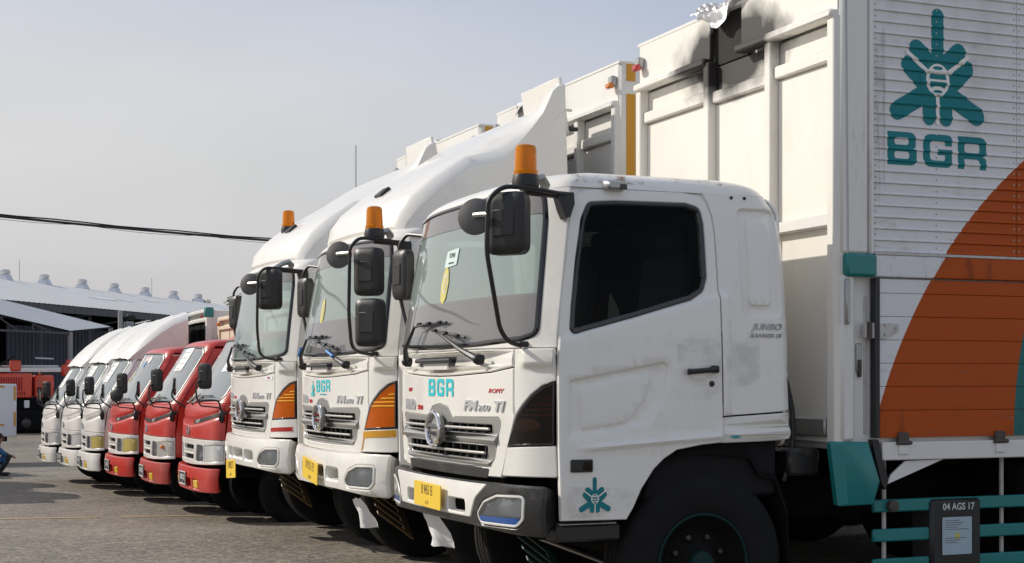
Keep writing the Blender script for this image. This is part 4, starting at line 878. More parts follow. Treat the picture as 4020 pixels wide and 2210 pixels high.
def small_truck(name, label, loc, o):
    T = thing(name, label, 'truck', loc, 0, o['group']); P = o['paint']; g = 14
    ss = list(np.linspace(-SL, SL, g))
    hd = panel('hood', SF, [(s, .868) for s in ss]+[(s, 1.262) for s in ss[::-1]], thick=.03, bev=.006, step=.12, grid=(.09, .07), mat=P, parent=T, feat=[([(s, stripe(s, z0)) for s in np.linspace(-SL, SL, 40)], False) for z0 in (.993, 1.0, 1.008, 1.015, 1.085, 1.092, 1.098, 1.105)],
               relief=lambda s, z: .010*sstep(0, .022, stripe(s, 1.015)-z)+.012*sstep(0, .02, z-stripe(s, 1.085)))
    # dark stripe with lettering
    a0 = -SL if o.get('full_stripe') else .20
    if o.get('stripe', True):
        q = list(np.linspace(a0, SL-.01, 10))
        st = panel('hood_stripe', SF, [(s, stripe(s, 1.028)) for s in q]+[(s, stripe(s, 1.074)) for s in q[::-1]], thick=0, bev=0, off=.003, step=.1, grid=(.06, .02), mat=o.get('stripe_mat', 'bumper_grey'), parent=hd)
        text('model_lettering', '110 ST', lambda s, z: SF(s, z+stripe(s, 0)), .36, 1.034, .034, 'plate_white', st, shear=.25, sx=1.1, off=.005, bold=.02)
    e = SF(0, .95); rg = MB().tube([(e.x-.02, e.y+.055*math.cos(a), e.z+.047*math.sin(a)) for a in [2*math.pi*i/20 for i in range(20)]], .008, 6, True).build('hood_emblem', 'chrome', hd)
    for sg in (-1, 1): MB().prism([(-.05, sg*.006), (0, sg*.02), (.05, sg*.006)], lambda a, b, d: V((e.x-.018+d, e.y+a, e.z+b)), 0, .012).build('emblem_bar', 'chrome', rg)
    # silver grille panel with openings and lamps
    GL = o.get('grille', 'silver_white')
    op = [rpoly([(-.27, .740), (.27, .740), (.27, .795), (-.27, .795)], .02), rpoly([(-.26, .632), (.26, .632), (.265, .687), (-.265, .687)], .02)]
    LM = rpoly([(.335, .612, .03), (.61, .622, .02), (.61, .795, .03), (.38, .805, .05)], .03); LM = LM if area(LM) > 0 else LM[::-1]
    CL = rpoly([(.635, .615, .01), (SL-.012, .64, .01), (SL-.012, .815, .01), (.635, .80, .01)], .01); CL = CL if area(CL) > 0 else CL[::-1]
    gp = panel('grille', SF, [(s, .572+.03*(abs(s)/SL)**2) for s in ss]+[(s, .862) for s in ss[::-1]], op+[LM, mir2(LM), CL, mir2(CL)], thick=.06, bev=.006, off=.012, step=.09, grid=(.09, .07), mat=GL, parent=T, zlines=[.715+d for d in (-.028, -.018, -.009, 0, .009, .018, .028)], relief=lambda s, z: .022*(1-sstep(0, .03, abs(z-.715)))*(1-sstep(.27, .32, abs(s))))
    panel('grille_back', SF, rrect(-.42, .60, .42, .83, .02), thick=0, bev=0, off=-.04, grid=(.1, .1), mat='under', parent=gp)
    for s in (-.18, -.06, .06, .18):
        for z in (.66, .77): MB().box(SF(s, z)+V((.02, 0, 0)), (.03, .03, .05), .003).build('fin', 'black_plastic', gp)
    for mr in (False, True):
        lm = panel('headlamp', SF, inset(LM, -.004), thick=0, bev=0, off=-.05, step=.05, grid=(.03, .03), mat='lamp_white', parent=gp, mirror=mr, relief=lambda s, z: .03*sstep(.02, .09, math.hypot((s-.48)*.8, z-.70)))
        panel('lamp_lens', SF, inset(LM, .002), thick=0, bev=0, off=.002, step=.05, mat='clear_lens', parent=lm, mirror=mr)
        panel('corner_lamp', SF, inset(CL, .003), thick=.03, bev=.004, off=.006, step=.05, grid=(.05, .05), mat=o.get('corner', 'lamp_white'), parent=gp, mirror=mr)
        if o.get('broken') and not mr: MB().ball(SF(.80, .745)+V((-.015, -.02, 0)), .028, 10).build('lamp_bulb', 'marker_amber', gp)
    # bumper
    BM = o.get('bumper', P); ho = [rrect(.10, .325, .31, .415, .015), rrect(.405, .315, .585, .415, .01), rrect(-.585, .315, -.405, .415, .01)]
    b_ = list(np.linspace(-SL, SL, 9))
    bp = panel('bumper', SB, rpoly([(-SL+.02, .285, .04), (-.6, .272, .1), (.6, .272, .1), (SL-.02, .285, .04), (SL, .555, .03), (.4, .552, .1), (-.4, .552, .1), (-SL, .555, .03)], .04), ho, thick=.09, bev=.014, step=.08, grid=(.08, .04), mat=BM, parent=T)
    panel('bumper_back', SB, rrect(-.6, .33, .6, .48, .01), thick=0, bev=0, off=-.075, grid=(.1, .1), mat='under', parent=bp)
    for c in (-.495, .495): panel('fog_lamp', SB, rrect(c-.07, .322, c+.07, .408, .012), thick=.03, bev=.006, off=.002, step=.05, mat='fog_yellow', parent=bp)
    c0 = SB(-.05, .41)+V((-.014, 0, 0)); PS = lambda a, b: V((c0.x, c0.y-a, c0.z+b))
    pl = panel('number_plate', PS, rrect(-.185, -.075, .185, .075, .01), thick=.006, bev=.002, mat='plate_black', parent=T, back=True)
    text('plate_lettering', o['plate_text'], PS, 0, -.02, .065, 'plate_white', pl, off=0, ext=.001, sx=.62, bold=.02); text('plate_lettering', '08 17', PS, 0, -.062, .026, 'plate_white', pl, off=0, ext=.001, sx=.8)
    panel('plate_rim', PS, rrect(-.185, -.075, .185, .075, .01), [rrect(-.173, -.064, .173, .064, .008)], thick=.006, bev=.001, off=.003, mat='plate_white', parent=pl)
    # windscreen
    W = rpoly([(-.85, 1.30, .06), (-.3, 1.285, .2), (.3, 1.285, .2), (.85, 1.30, .06), (.895, 1.36, .05), (.925, 1.90, .06), (.84, 1.985, .07), (.3, 2.0, .2), (-.3, 2.0, .2), (-.84, 1.985, .07), (-.925, 1.90, .06), (-.895, 1.36, .05)], .05); W = W if area(W) > 0 else W[::-1]
    wf = panel('windshield_frame', SF, [(s, 1.268) for s in ss]+[(SL, 1.7), (SL, 2.0)]+[(s, 2.02) for s in ss[::-1][1:-1]]+[(-SL, 2.0), (-SL, 1.7)], [W], thick=.04, bev=.005, step=.09, grid=(.06, .06), mat=P, parent=T)
    panel('windshield_seal', SF, W, [inset(W, .024)], thick=.02, bev=.006, off=.006, step=.06, mat='bumper_grey', parent=wf)
    ws = panel('windshield', SF, inset(W, .018), thick=0, bev=0, off=-.002, step=.08, grid=(.1, .1), mat='windshield_pale', parent=T)
    if o.get('sheet'):
        s0, s1, z0, z1 = o['sheet']; sh = panel('paper_notice', SF, [(s0, z0), (s1, z0+.01), (s1+.02, z1+.01), (s0+.02, z1)], thick=0, bev=0, off=.004, step=.06, grid=(.08, .08), mat='paper', parent=ws)
        for i in range(4):
            z = z1-.06-i*.07; panel('print_line', SF, [(s0+.05, z), (s1-.05-.03*(i % 2), z), (s1-.05-.03*(i % 2), z+.018), (s0+.05, z+.018)], thick=0, bev=0, off=.006, step=.06, mat='silver', parent=sh)
    if o.get('stickers'):
        for (s, z, r_, m) in ((.15, 1.90, .05, 'plate_white'), (.26, 1.92, .05, 'pink_decal'), (.38, 1.90, .07, 'plate_white'), (.20, 1.83, .045, 'blue_tape'), (-.25, 1.62, .05, 'sticker_yellow'), (-.18, 1.70, .035, 'sticker_yellow')):
            panel('sticker', SF, ell(s, z, r_*1.2, r_*.8, 10), thick=0, bev=0, off=.004, step=.06, mat=m, parent=ws)
    # doors
    for mr in (False, True):
        fx = lambda z: SF.xf(z)+SF.D+.006
        do = [(fx(z), z) for z in (.62, .9, 1.2, 1.3, 1.5, 1.75, 1.95)]+[(1.22, 1.985), (1.27, 1.9), (1.28, 1.2), (1.29, .75), (1.15, .72), (1.0, .66), (.62, .60)]
        wn = rpoly([(.40, 1.33), (.56, 1.60, .1), (.72, 1.86, .06), (1.18, 1.89, .05), (1.20, 1.30, .05)], .04); wn = wn if area(wn) > 0 else wn[::-1]
        d = panel('door', SS, do, [wn], thick=.03, bev=.005, step=.08, grid=(.07, .07), mat=P, parent=T, mirror=mr)
        panel('window_glass', SS, inset(wn, -.01), thick=0, bev=0, off=-.012, step=.1, mat='side_glass', parent=d, mirror=mr)
        panel('window_seal', SS, wn, [inset(wn, .02)], thick=.02, bev=.005, off=.004, step=.08, mat='black_gloss', parent=d, mirror=mr)
        sg = -1 if not mr else 1
        MB().tube([(1.08, sg*.885*KS, 1.14), (1.22, sg*.885*KS, 1.15)], .014, 6).build('door_handle', 'black_plastic', d)
        panel('cab_side', SS, [(1.295, .76), (1.62, .80)]+[(SXR(z)-.004, z) for z in (1.3, 1.7, 1.9, 2.0)]+[(1.23, 2.0), (1.277, 1.9), (1.286, 1.2)], thick=.03, bev=.004, step=.08, grid=(.08, .08), mat=P, parent=T, mirror=mr)
    rings = []
    for z in (1.995, 2.015, 2.03, 2.045, 2.06, 2.07, 2.08, 2.087, 2.09):
        h = SF.hw(z); xr = SXR(z); side = [SF(s, z) for s in np.linspace(-SL, SL, 25)]; xs = np.linspace(side[-1].x+.03, xr-.1, 6)
        near = [V((x, -h, z)) for x in xs]+[V((xr-.1+.1*math.sin(a), -(h-.1+.1*math.cos(a)), z)) for a in np.linspace(.2, math.pi/2, 5)]
        rings.append(side+near+[V((p.x, -p.y, p.z)) for p in near[::-1]])
    MB().loft(rings, capS=False, capE=True).build('roof', P, T, smooth=50)
    MB().prism(rrect(-.86, .8, .86, 1.99, .06), lambda a, b, d: V((SXR(b)-.02+d, a, b)), 0, .02).build('rear_wall', P, T)
    bx('cab_tub', (.85, 0, .92), (1.3, 1.76, .6), 'interior', T, .02); bx('dashboard', (.34, 0, 1.22), (.35, 1.7, .16), 'interior_light', T, .04); bx('bench_seat', (1.2, 0, 1.42), (.14, 1.6, .62), 'interior', T, .04, (0, R(10), 0)); bx('inner_back', (1.5, 0, 1.6), (.02, 1.65, .7), 'interior_light', T)
    # wipers and mirrors
    for (s0, s1, sa, sb) in ((-.05, .28, -.02, .62), (-.42, -.1, -.45, .05)):
        a = SF(s0, 1.262)+V((-.02, 0, 0)); b = SF(s1, 1.345)+V((-.03, 0, 0)); w = MB().tube([a, b], [.014, .008], 6).build('wiper', 'silver', T)
        MB().tube([SF(t, 1.325+.02*math.sin(3*t))+V((-.018, 0, .01)) for t in np.linspace(sa, sb, 6)], .008, 6).build('wiper_blade', 'black_plastic', w); MB().box(a, (.03, .06, .04), .008).build('wiper_pivot', 'black_plastic', w)
    mp_ = [(.16, -.965, 1.16), (.13, -.985, 1.30), (-.0, -.995, 1.31), (-.10, -.975, 1.29), (-.12, -.965, 1.40), (-.115, -.965, 1.50), (-.07, -.995, 1.53)]
    ma = MB().tube(bend(mp_, .04), .011, 6).build('mirror_arm', 'black_plastic', T)
    MB().tube(bend([(.15, -.975, 1.22), (.05, -.99, 1.235), (-.07, -.975, 1.245), (-.09, -.97, 1.29)], .03), .009, 6).build('lower_arm', 'black_plastic', ma)
    MB().ball((.16, -.98, 1.13), .05, 10, (.7, .6, 1.5)).build('mirror_foot', 'black_plastic', ma)
    mirror_head(ma, (-.03, -1.0, 1.57), .16, .28, (-.72, -.69, .02), .05)
    fa = MB().tube(bend([(.16, .96, 1.18), (.02, 1.03, 1.28), (-.02, 1.06, 1.34), (.0, 1.07, 1.42)], .04), .011, 6).build('mirror_arm', 'black_plastic', T); mirror_head(fa, (.02, 1.07, 1.45), .13, .21, (-.96, .28, .02), .03)
    if o.get('round'): MB().lathe([(.10, -.02), (.105, 0), (.08, .02), (.03, .03)], (-.10, -.98, 1.42), (-.7, -.7, .1), 20).build('round_mirror', 'black_plastic', ma)
    if o.get('fairing'):
        pf = [(.44, 1.985), (.50, 2.06), (.62, 2.19), (.80, 2.35), (1.0, 2.49), (1.22, 2.61), (1.45, 2.70)]; rr = []
        for (x, z) in pf:
            hw = lerp([(.44, .83), (.8, .89), (1.5, .94)])(x); ring = []
            for t in np.linspace(-1, 1, 29):
                a = abs(t); u = max(0, (a-.80)/.20); z2 = z-.12*(1-math.sqrt(max(0, 1-u*u)))*min(1, (x-.40)/.3)+.02*(1-sstep(0, .07, abs(a-.62))); ring.append(V((x+.12*a**2.5*max(0, 1-(x-.44)/.8), -hw*t, z2)))
            rr.append(ring)
        d = MB().loft(rr, cap=False, open_=True).build('roof_fairing', P, T, smooth=60, fix=False)
        for k in (0, 28):
            top = [r[k] for r in rr]; MB().loft([top, [V((p.x, p.y*.985, 1.97)) for p in top]], cap=False, open_=True).build('fairing_cheek', P, d, smooth=60)
        bx('fairing_back', (1.42, 0, 2.30), (.02, 1.76, .62), 'under', d)
    # running gear
    bx('chassis', (2.9, 0, .60), (4.4, .7, .2), 'under', T, .02); bx('engine_block', (.8, 0, .62), (1.3, 1.4, .36), 'under', T, .03)
    for sg in (-1, 1):
        wheel(T, 1.02, sg*.79, .39, .2, sg, n=28, zc=.29); wheel(T, 3.6, sg*.72, .39, .36, sg, n=24, zc=.29)
        bx('wheel_arch', (1.02, sg*.77, .76), (.9, .34, .04), 'under', T)
    # cargo box
    x0, x1, hw, zb, zt = 1.72, 4.9, .98, .80, o.get('top', 2.62)
    bmx = o.get('boxmat', 'white_box'); B = bx('cargo_box', ((x0+x1)/2+.03, 0, (zb+zt)/2), (x1-x0-.06, 2*hw-.03, zt-zb), bmx, T, .015)
    for y in (-.62, 0, .62): bx('wall_panel', (x0+.035, y, (zb+zt)/2-.06), (.02, .56, zt-zb-.2), o.get('panelmat', bmx), B, .004)
    for y in (-hw+.035, hw-.035): bx('corner_post', (x0+.04, y, (zb+zt)/2), (.10, .085, zt-zb+.01), bmx, B, .012)
    for z in (zt-.02, zt-.16): bx('cross_beam', (x0+.012, 0, z), (.06, 2*hw-.10, .06), bmx, B, .012)
    if o.get('teal_cap'):
        for y in (-hw+.035, hw-.035): bx('corner_cap', (x0+.04, y, zt-.04), (.13, .115, .15), 'teal', B, .012)
        bx('marker_lens', (x0-.03, -.72, zt-.10), (.04, .07, .04), 'marker_red', B, .008)
    else: bx('marker_lens', (x0-.03, .85, zt-.10), (.05, .08, .05), 'marker_amber', B, .012)
    return T
# ------------------------------------------------------------------ special paints
def box_paint():
    m = pmat('box_paint', (.75, .75, .755), .55, coat=0, spec=.3, var=.04, dirt=.32, dirtcol=(.36, .33, .29), stretch=(1, 1, .18)); t = m.node_tree; p = t.nodes['Principled BSDF']
    src = p.inputs['Base Color'].links[0].from_socket; tc = t.nodes.new('ShaderNodeTexCoord'); tc.object = TRUCK1_REF
    sp = t.nodes.new('ShaderNodeSeparateXYZ'); t.links.new(tc.outputs['Object'], sp.inputs[0])
    def circ(cx, cz, r):
        def mt(op, a, b):
            n = t.nodes.new('ShaderNodeMath'); n.operation = op
            for i, q in enumerate((a, b)):
                if isinstance(q, (int, float)): n.inputs[i].default_value = q
                else: t.links.new(q, n.inputs[i])
            return n.outputs[0]
        dx = mt('SUBTRACT', sp.outputs['X'], cx); dz = mt('SUBTRACT', sp.outputs['Z'], cz)
        return mt('LESS_THAN', mt('ADD', mt('MULTIPLY', dx, dx), mt('MULTIPLY', dz, dz)), r*r)
    nz = t.nodes.new('ShaderNodeTexNoise'); nz.inputs['Scale'].default_value = 2.5; nz.inputs['Detail'].default_value = 9; nz.inputs['Roughness'].default_value = .7
    for (c, r, colr) in (((5.148, .418), 3.062, (.46, .075, .002)), ((5.81, 1.2), 2.6, (.02, .17, .165))):
        f = circ(c[0], c[1], r); mix = t.nodes.new('ShaderNodeMix'); mix.data_type = 'RGBA'
        cm = t.nodes.new('ShaderNodeMix'); cm.data_type = 'RGBA'; cm.inputs['A'].default_value = (*[q*.72 for q in colr], 1); cm.inputs['B'].default_value = (*[q*1.2 for q in colr], 1); t.links.new(nz.outputs['Fac'], cm.inputs['Factor'])
        t.links.new(f, mix.inputs['Factor']); t.links.new(src, mix.inputs['A']); t.links.new(cm.outputs['Result'], mix.inputs['B']); src = mix.outputs['Result']
    # scuffs and faded patches across the boards
    mpw = t.nodes.new('ShaderNodeMapping'); mpw.inputs['Scale'].default_value = (.7, 1, 2.6); t.links.new(tc.outputs['Object'], mpw.inputs[0])
    nw = t.nodes.new('ShaderNodeTexNoise'); nw.inputs['Scale'].default_value = 6; nw.inputs['Detail'].default_value = 10; nw.inputs['Roughness'].default_value = .75; t.links.new(mpw.outputs[0], nw.inputs['Vector'])
    for lo, hi, am, cc in ((.56, .74, .38, (.10, .055, .035)), (.63, .68, .30, (.62, .50, .42))):
        q = t.nodes.new('ShaderNodeMapRange'); q.inputs['From Min'].default_value = lo; q.inputs['From Max'].default_value = hi; q.inputs['To Max'].default_value = am; t.links.new(nw.outputs['Fac'], q.inputs['Value'])
        mw = t.nodes.new('ShaderNodeMix'); mw.data_type = 'RGBA'; mw.inputs['B'].default_value = (*cc, 1); t.links.new(q.outputs[0], mw.inputs['Factor']); t.links.new(src, mw.inputs['A']); src = mw.outputs['Result']
    t.links.new(src, p.inputs['Base Color'])
def burnt():
    """white paint with a sooty stain round the torn top edge"""
    m = pmat('burnt', (.80, .77, .71), .5, var=.05, dirt=.25, dirtcol=(.45, .40, .33), stretch=(1, 1, .4)); t = m.node_tree; p = t.nodes['Principled BSDF']; src = p.inputs['Base Color'].links[0].from_socket
    tc = t.nodes.new('ShaderNodeTexCoord'); tc.object = TRUCK1_REF
    mp = t.nodes.new('ShaderNodeMapping'); mp.vector_type = 'TEXTURE'; mp.inputs['Location'].default_value = (1.97, -.02, 3.64); mp.inputs['Scale'].default_value = (.8, .72, .30); mp.inputs['Rotation'].default_value = (R(0), 0, 0); t.links.new(tc.outputs['Object'], mp.inputs['Vector'])
    ln = t.nodes.new('ShaderNodeVectorMath'); ln.operation = 'LENGTH'; t.links.new(mp.outputs[0], ln.inputs[0])
    nz = t.nodes.new('ShaderNodeTexNoise'); nz.inputs['Scale'].default_value = 5; nz.inputs['Detail'].default_value = 6; t.links.new(tc.outputs['Object'], nz.inputs['Vector'])
    ad = t.nodes.new('ShaderNodeMath'); ad.operation = 'MULTIPLY_ADD'; ad.inputs[1].default_value = .7; t.links.new(nz.outputs['Fac'], ad.inputs[0]); t.links.new(ln.outputs['Value'], ad.inputs[2])
    mr = t.nodes.new('ShaderNodeMapRange'); mr.inputs['From Min'].default_value = 1.02; mr.inputs['From Max'].default_value = 1.42; mr.inputs['To Min'].default_value = 1; mr.inputs['To Max'].default_value = 0; t.links.new(ad.outputs[0], mr.inputs['Value'])
    mix = t.nodes.new('ShaderNodeMix'); mix.data_type = 'RGBA'; mix.inputs['B'].default_value = (.028, .024, .021, 1); t.links.new(mr.outputs[0], mix.inputs['Factor']); t.links.new(src, mix.inputs['A']); t.links.new(mix.outputs['Result'], p.inputs['Base Color'])
TRUCK1_REF = None
def ground_z(y): return -.04*min(2.3, max(0., y-15.2))-.0185*max(0., min(y, 42.)-17.5)
# ------------------------------------------------------------------ ground
def asphalt():
    m = bpy.data.materials.new('asphalt'); m.use_nodes = True; t = m.node_tree; p = t.nodes['Principled BSDF']; p.inputs['Roughness'].default_value = .82
    g = t.nodes.new('ShaderNodeNewGeometry')
    def nz(sc_, det=4, ro=.6):
        n = t.nodes.new('ShaderNodeTexNoise'); n.inputs['Scale'].default_value = sc_; n.inputs['Detail'].default_value = det; n.inputs['Roughness'].default_value = ro; t.links.new(g.outputs['Position'], n.inputs['Vector']); return n
    vo = t.nodes.new('ShaderNodeTexVoronoi'); vo.inputs['Scale'].default_value = 38; t.links.new(g.outputs['Position'], vo.inputs['Vector'])
    r1 = t.nodes.new('ShaderNodeValToRGB'); e = r1.color_ramp.elements; e[0].position = 0; e[0].color = (.10, .085, .068, 1); e[1].position = 1; e[1].color = (.34, .295, .235, 1)
    t.links.new(vo.outputs['Color'], r1.inputs['Fac'])
    big = nz(.35, 5); r2 = t.nodes.new('ShaderNodeMapRange'); r2.inputs['From Min'].default_value = .35; r2.inputs['From Max'].default_value = .7; r2.inputs['To Min'].default_value = .78; r2.inputs['To Max'].default_value = 1.12; t.links.new(big.outputs['Fac'], r2.inputs['Value'])
    mid = nz(6, 6, .7); r3 = t.nodes.new('ShaderNodeMapRange'); r3.inputs['From Min'].default_value = .3; r3.inputs['From Max'].default_value = .7; r3.inputs['To Min'].default_value = .85; r3.inputs['To Max'].default_value = 1.12; t.links.new(mid.outputs['Fac'], r3.inputs['Value'])
    mm = t.nodes.new('ShaderNodeMath'); mm.operation = 'MULTIPLY'; t.links.new(r2.outputs[0], mm.inputs[0]); t.links.new(r3.outputs[0], mm.inputs[1])
    v2 = t.nodes.new('ShaderNodeTexVoronoi'); v2.inputs['Scale'].default_value = 15; t.links.new(g.outputs['Position'], v2.inputs['Vector'])
    sv = t.nodes.new('ShaderNodeSeparateColor'); t.links.new(v2.outputs['Color'], sv.inputs[0])
    r4 = t.nodes.new('ShaderNodeMapRange'); r4.inputs['To Min'].default_value = .74; r4.inputs['To Max'].default_value = 1.24; t.links.new(sv.outputs[0], r4.inputs['Value'])
    m3 = t.nodes.new('ShaderNodeMath'); m3.operation = 'MULTIPLY'; t.links.new(mm.outputs[0], m3.inputs[0]); t.links.new(r4.outputs[0], m3.inputs[1]); mm = m3
    st = nz(.9, 7, .65); r5 = t.nodes.new('ShaderNodeMapRange'); r5.inputs['From Min'].default_value = .60; r5.inputs['From Max'].default_value = .72; r5.inputs['To Min'].default_value = 1; r5.inputs['To Max'].default_value = .62; t.links.new(st.outputs['Fac'], r5.inputs['Value'])
    m4 = t.nodes.new('ShaderNodeMath'); m4.operation = 'MULTIPLY'; t.links.new(mm.outputs[0], m4.inputs[0]); t.links.new(r5.outputs[0], m4.inputs[1]); mm = m4
    mx_ = t.nodes.new('ShaderNodeVectorMath'); mx_.operation = 'SCALE'; t.links.new(r1.outputs['Color'], mx_.inputs[0]); t.links.new(mm.outputs[0], mx_.inputs['Scale'])
    t.links.new(mx_.outputs[0], p.inputs['Base Color'])
    b = t.nodes.new('ShaderNodeBump'); b.inputs['Strength'].default_value = .5; b.inputs['Distance'].default_value = .006; t.links.new(vo.outputs['Distance'], b.inputs['Height']); t.links.new(b.outputs[0], p.inputs['Normal'])
    MATS['asphalt'] = m
asphalt()
ys = [-60, 0, 10, 15.2, 17.5, 22, 26, 30, 34, 38, 42, 60, 120, 300, 1500]; xs = [-600, -200, -60, -20, 0, 10, 30, 80, 250, 900]
gr = mk('ground', [(x, y, ground_z(y)) for y in ys for x in xs], [[j*len(xs)+i, j*len(xs)+i+1, (j+1)*len(xs)+i+1, (j+1)*len(xs)+i] for j in range(len(ys)-1) for i in range(len(xs)-1)], 'asphalt', None, 0); tag(gr, kind='structure')
pmat('line_paint', (.36, .27, .13), .8, var=.3, vscale=12, dirt=.75, dirtcol=(.20, .175, .14), dscale=3, dlo=.48)
def worn_line():
    A, B_ = V((-6, 20.85)), V((3.6, 18.45)); d = (B_-A).normalized(); w = V((-d.y, d.x)); rnd = random.Random(3); s = 0; L_ = (B_-A).length; mb = MB()
    while s < L_:
        ln = rnd.uniform(.8, 2.4); gap = rnd.uniform(.05, .5)
        a = A+d*s; b = A+d*min(s+ln, L_); h = rnd.uniform(.075, .10)
        mb.add([(q.x, q.y, ground_z(q.y)+.004) for q in (a-w*h, b-w*h, b+w*h, a+w*h)], [[0, 1, 2, 3]]); s += ln+gap
    o = mb.build('painted_line', 'line_paint', None, 0); tag(o, kind='structure')
worn_line()
# ------------------------------------------------------------------ the row of large trucks
def lozenge(s, z, w, h): return rpoly([(s, z+h, .01), (s+w*.6, z+h*.75, .02), (s+w, z+h*.1, .03), (s+w*.7, z-h*.75, .02), (s, z-h, .01), (s-w*.7, z-h*.75, .02), (s-w, z+h*.1, .03), (s-w*.6, z+h*.75, .02)], .02)
def window_crest(ws, s, z, k=1.):
    c = panel('crest_sticker', FR, lozenge(s, z, .065*k, .115*k), thick=0, bev=0, off=.003, step=.05, mat='sticker_yellow', parent=ws)
    panel('crest_centre', FR, ell(s, z+.01, .034*k, .062*k, 16), thick=0, bev=0, off=.0042, step=.05, mat='plate_white', parent=c)
    panel('crest_bar', FR, rrect(s-.018*k, z-.03*k, s+.018*k, z+.05*k, .005), thick=0, bev=0, off=.0052, step=.05, mat='sticker_yellow', parent=c)
def decals1(T, hd, ws):
    bgr(FR, -.205, 1.437, .122, .103, .036, 'cyan_decal', hd, off=.003)
    text('red_lettering', 'ROMY', FR, .83, 1.462, .026, 'red_decal', hd, shear=.35, sx=1.9, ext=.001); text('red_lettering', 'ROMY', FR, -.66, 1.462, .026, 'red_decal', hd, shear=.35, sx=1.2, ext=.001)
    window_crest(ws, -.06, 2.10)
    pn = panel('paper_notice', FR, [(-.11, 2.205), (.10, 2.215), (.115, 2.315), (-.09, 2.305)], thick=0, bev=0, off=.003, step=.05, mat='curtain', parent=ws)
    text('notice_lettering', 'TOPAN', FR, .005, 2.262, .032, 'ink', pn, sx=.75, off=.004, ext=.0005); text('notice_lettering', 'GROUP 88 17', FR, .005, 2.225, .012, 'ink', pn, sx=1.0, off=.004, ext=.0005)
    panel('grille_apron', FR, rpoly([(-.74, 1.045, .02), (.74, 1.045, .02), (.70, .985, .02), (-.70, .985, .02)], .02), thick=.02, bev=.004, off=.001, step=.08, grid=(.08, .03), mat='bumper_grey', parent=hd)
def decals2(T, hd, ws):
    emblem(lambda s, z: FR(s, z), -.30, 1.475, .185, 'cyan_decal', hd, base=.003)
    bgr(FR, -.185, 1.44, .11, .092, .034, 'cyan_decal', hd, off=.003, grow=.002)
    text('small_lettering', 'INTEGRATED LOGISTIC SOLUTION', FR, .02, 1.418, .009, 'cyan_decal', hd, ext=.001)
    window_crest(ws, -.18, 2.08, .9)
    text('pink_lettering', 'Bodas', FR, .33, 2.50, .05, 'pink_decal', ws, shear=.3, ext=.0005, sx=1.2, bold=.02)
    bx('dash_cloth', (.10, -.16, 1.79), (.05, .09, .10), 'plate_white', T, .02); bx('dash_tray', (.16, .30, 1.80), (.10, .42, .09), 'black_plastic', T, .02)
def hanging_paper(T, c, w, h, yaw, name='hanging_paper'):
    rnd = random.Random(int(c[1]*100)); u = V((math.sin(yaw), -math.cos(yaw), 0)); vs = []
    for i in range(7):
        for j in range(6):
            a = i/6-.5; b = j/5; vs.append(V(c)+u*a*w*(.55+.55*b)+V((.10*b-.04*math.sin(a*7+b*3)*b, 0, -h*b))+V((rnd.uniform(-.006, .006), 0, rnd.uniform(-.008, .008))))
    return mk(name, vs, [[i*6+j, (i+1)*6+j, (i+1)*6+j+1, i*6+j+1] for i in range(6) for j in range(5)], 'paper', T, 60)
def decals3(T, hd, ws):
    st = panel('hood_sticker', FR, rrect(.80, 1.535, 1.0, 1.575, .004), thick=0, bev=0, off=.003, step=.05, mat='paper', parent=hd)
    text('sticker_lettering', 'LMEC', FR, .90, 1.545, .022, 'red_tape', st, off=.004, ext=.0006, sx=1.2)
    MB().ball((.22, -.28, 1.83), .13, 12, (.8, 1.3, .8)).build('lime_vest', 'lime_cloth', T); MB().ball((.24, -.56, 1.80), .12, 12, (.8, 1.2, .6)).build('pale_cushion', 'curtain', T)
PATH1 = [(.30, -1.17, 2.515), (.05, -1.24, 2.535), (-.10, -1.24, 2.535), (-.17, -1.21, 2.47), (-.175, -1.20, 2.20), (-.06, -1.10, 1.80), (.00, -1.07, 1.735), (.09, -1.03, 1.715)]
PATH2 = [(.30, -1.17, 2.515), (.05, -1.24, 2.535), (-.08, -1.24, 2.535), (-.135, -1.21, 2.47), (-.14, -1.20, 2.0), (-.115, -1.18, 1.78), (-.05, -1.10, 1.735), (.09, -1.03, 1.715)]
O1 = dict(stains=True, smoked=True, two_tone=True, emblem_door=True, ring=True, splash='green_steel', plate=(.04, .855, .47, .145, R(-1)), plate_text='B 9451 EI', plate_small='11 17', decals=decals1, mirror_path=PATH1,
          mirror_heads=[((-.065, -1.22, 2.345), .235, .325)], round_mirror=(-.20, -1.10, 2.39), beacons=[((.06, -1.165, 2.56),)])
O2 = dict(tape='amber', blue_wipers=True, plate=(-.03, .83, .45, .17, R(-6)), plate_text='B 9151 EY', plate_small='06 18', decals=decals2, mirror_path=PATH2,
          mirror_heads=[((.0, -1.22, 2.30), .225, .34), ((.01, -1.22, 1.94), .225, .34)], round_mirror=(-.17, -1.04, 2.43), beacons=[((.06, -1.165, 2.56),)])
O3 = dict(films=((2.435, 3),), tape='red', plate=(-.34, .66, .42, .18, R(4)), plate_text='B 9482 TI', plate_small='02 19', decals=decals3, mirror_path=PATH2,
          mirror_heads=[((-.03, -1.22, 2.345), .235, .36)], round_mirror=(-.17, -1.04, 2.40), beacons=[((.46, .05, 2.99),)])
ref = bpy.data.objects.new('cargo_truck', None)
T1 = None
class _R: pass
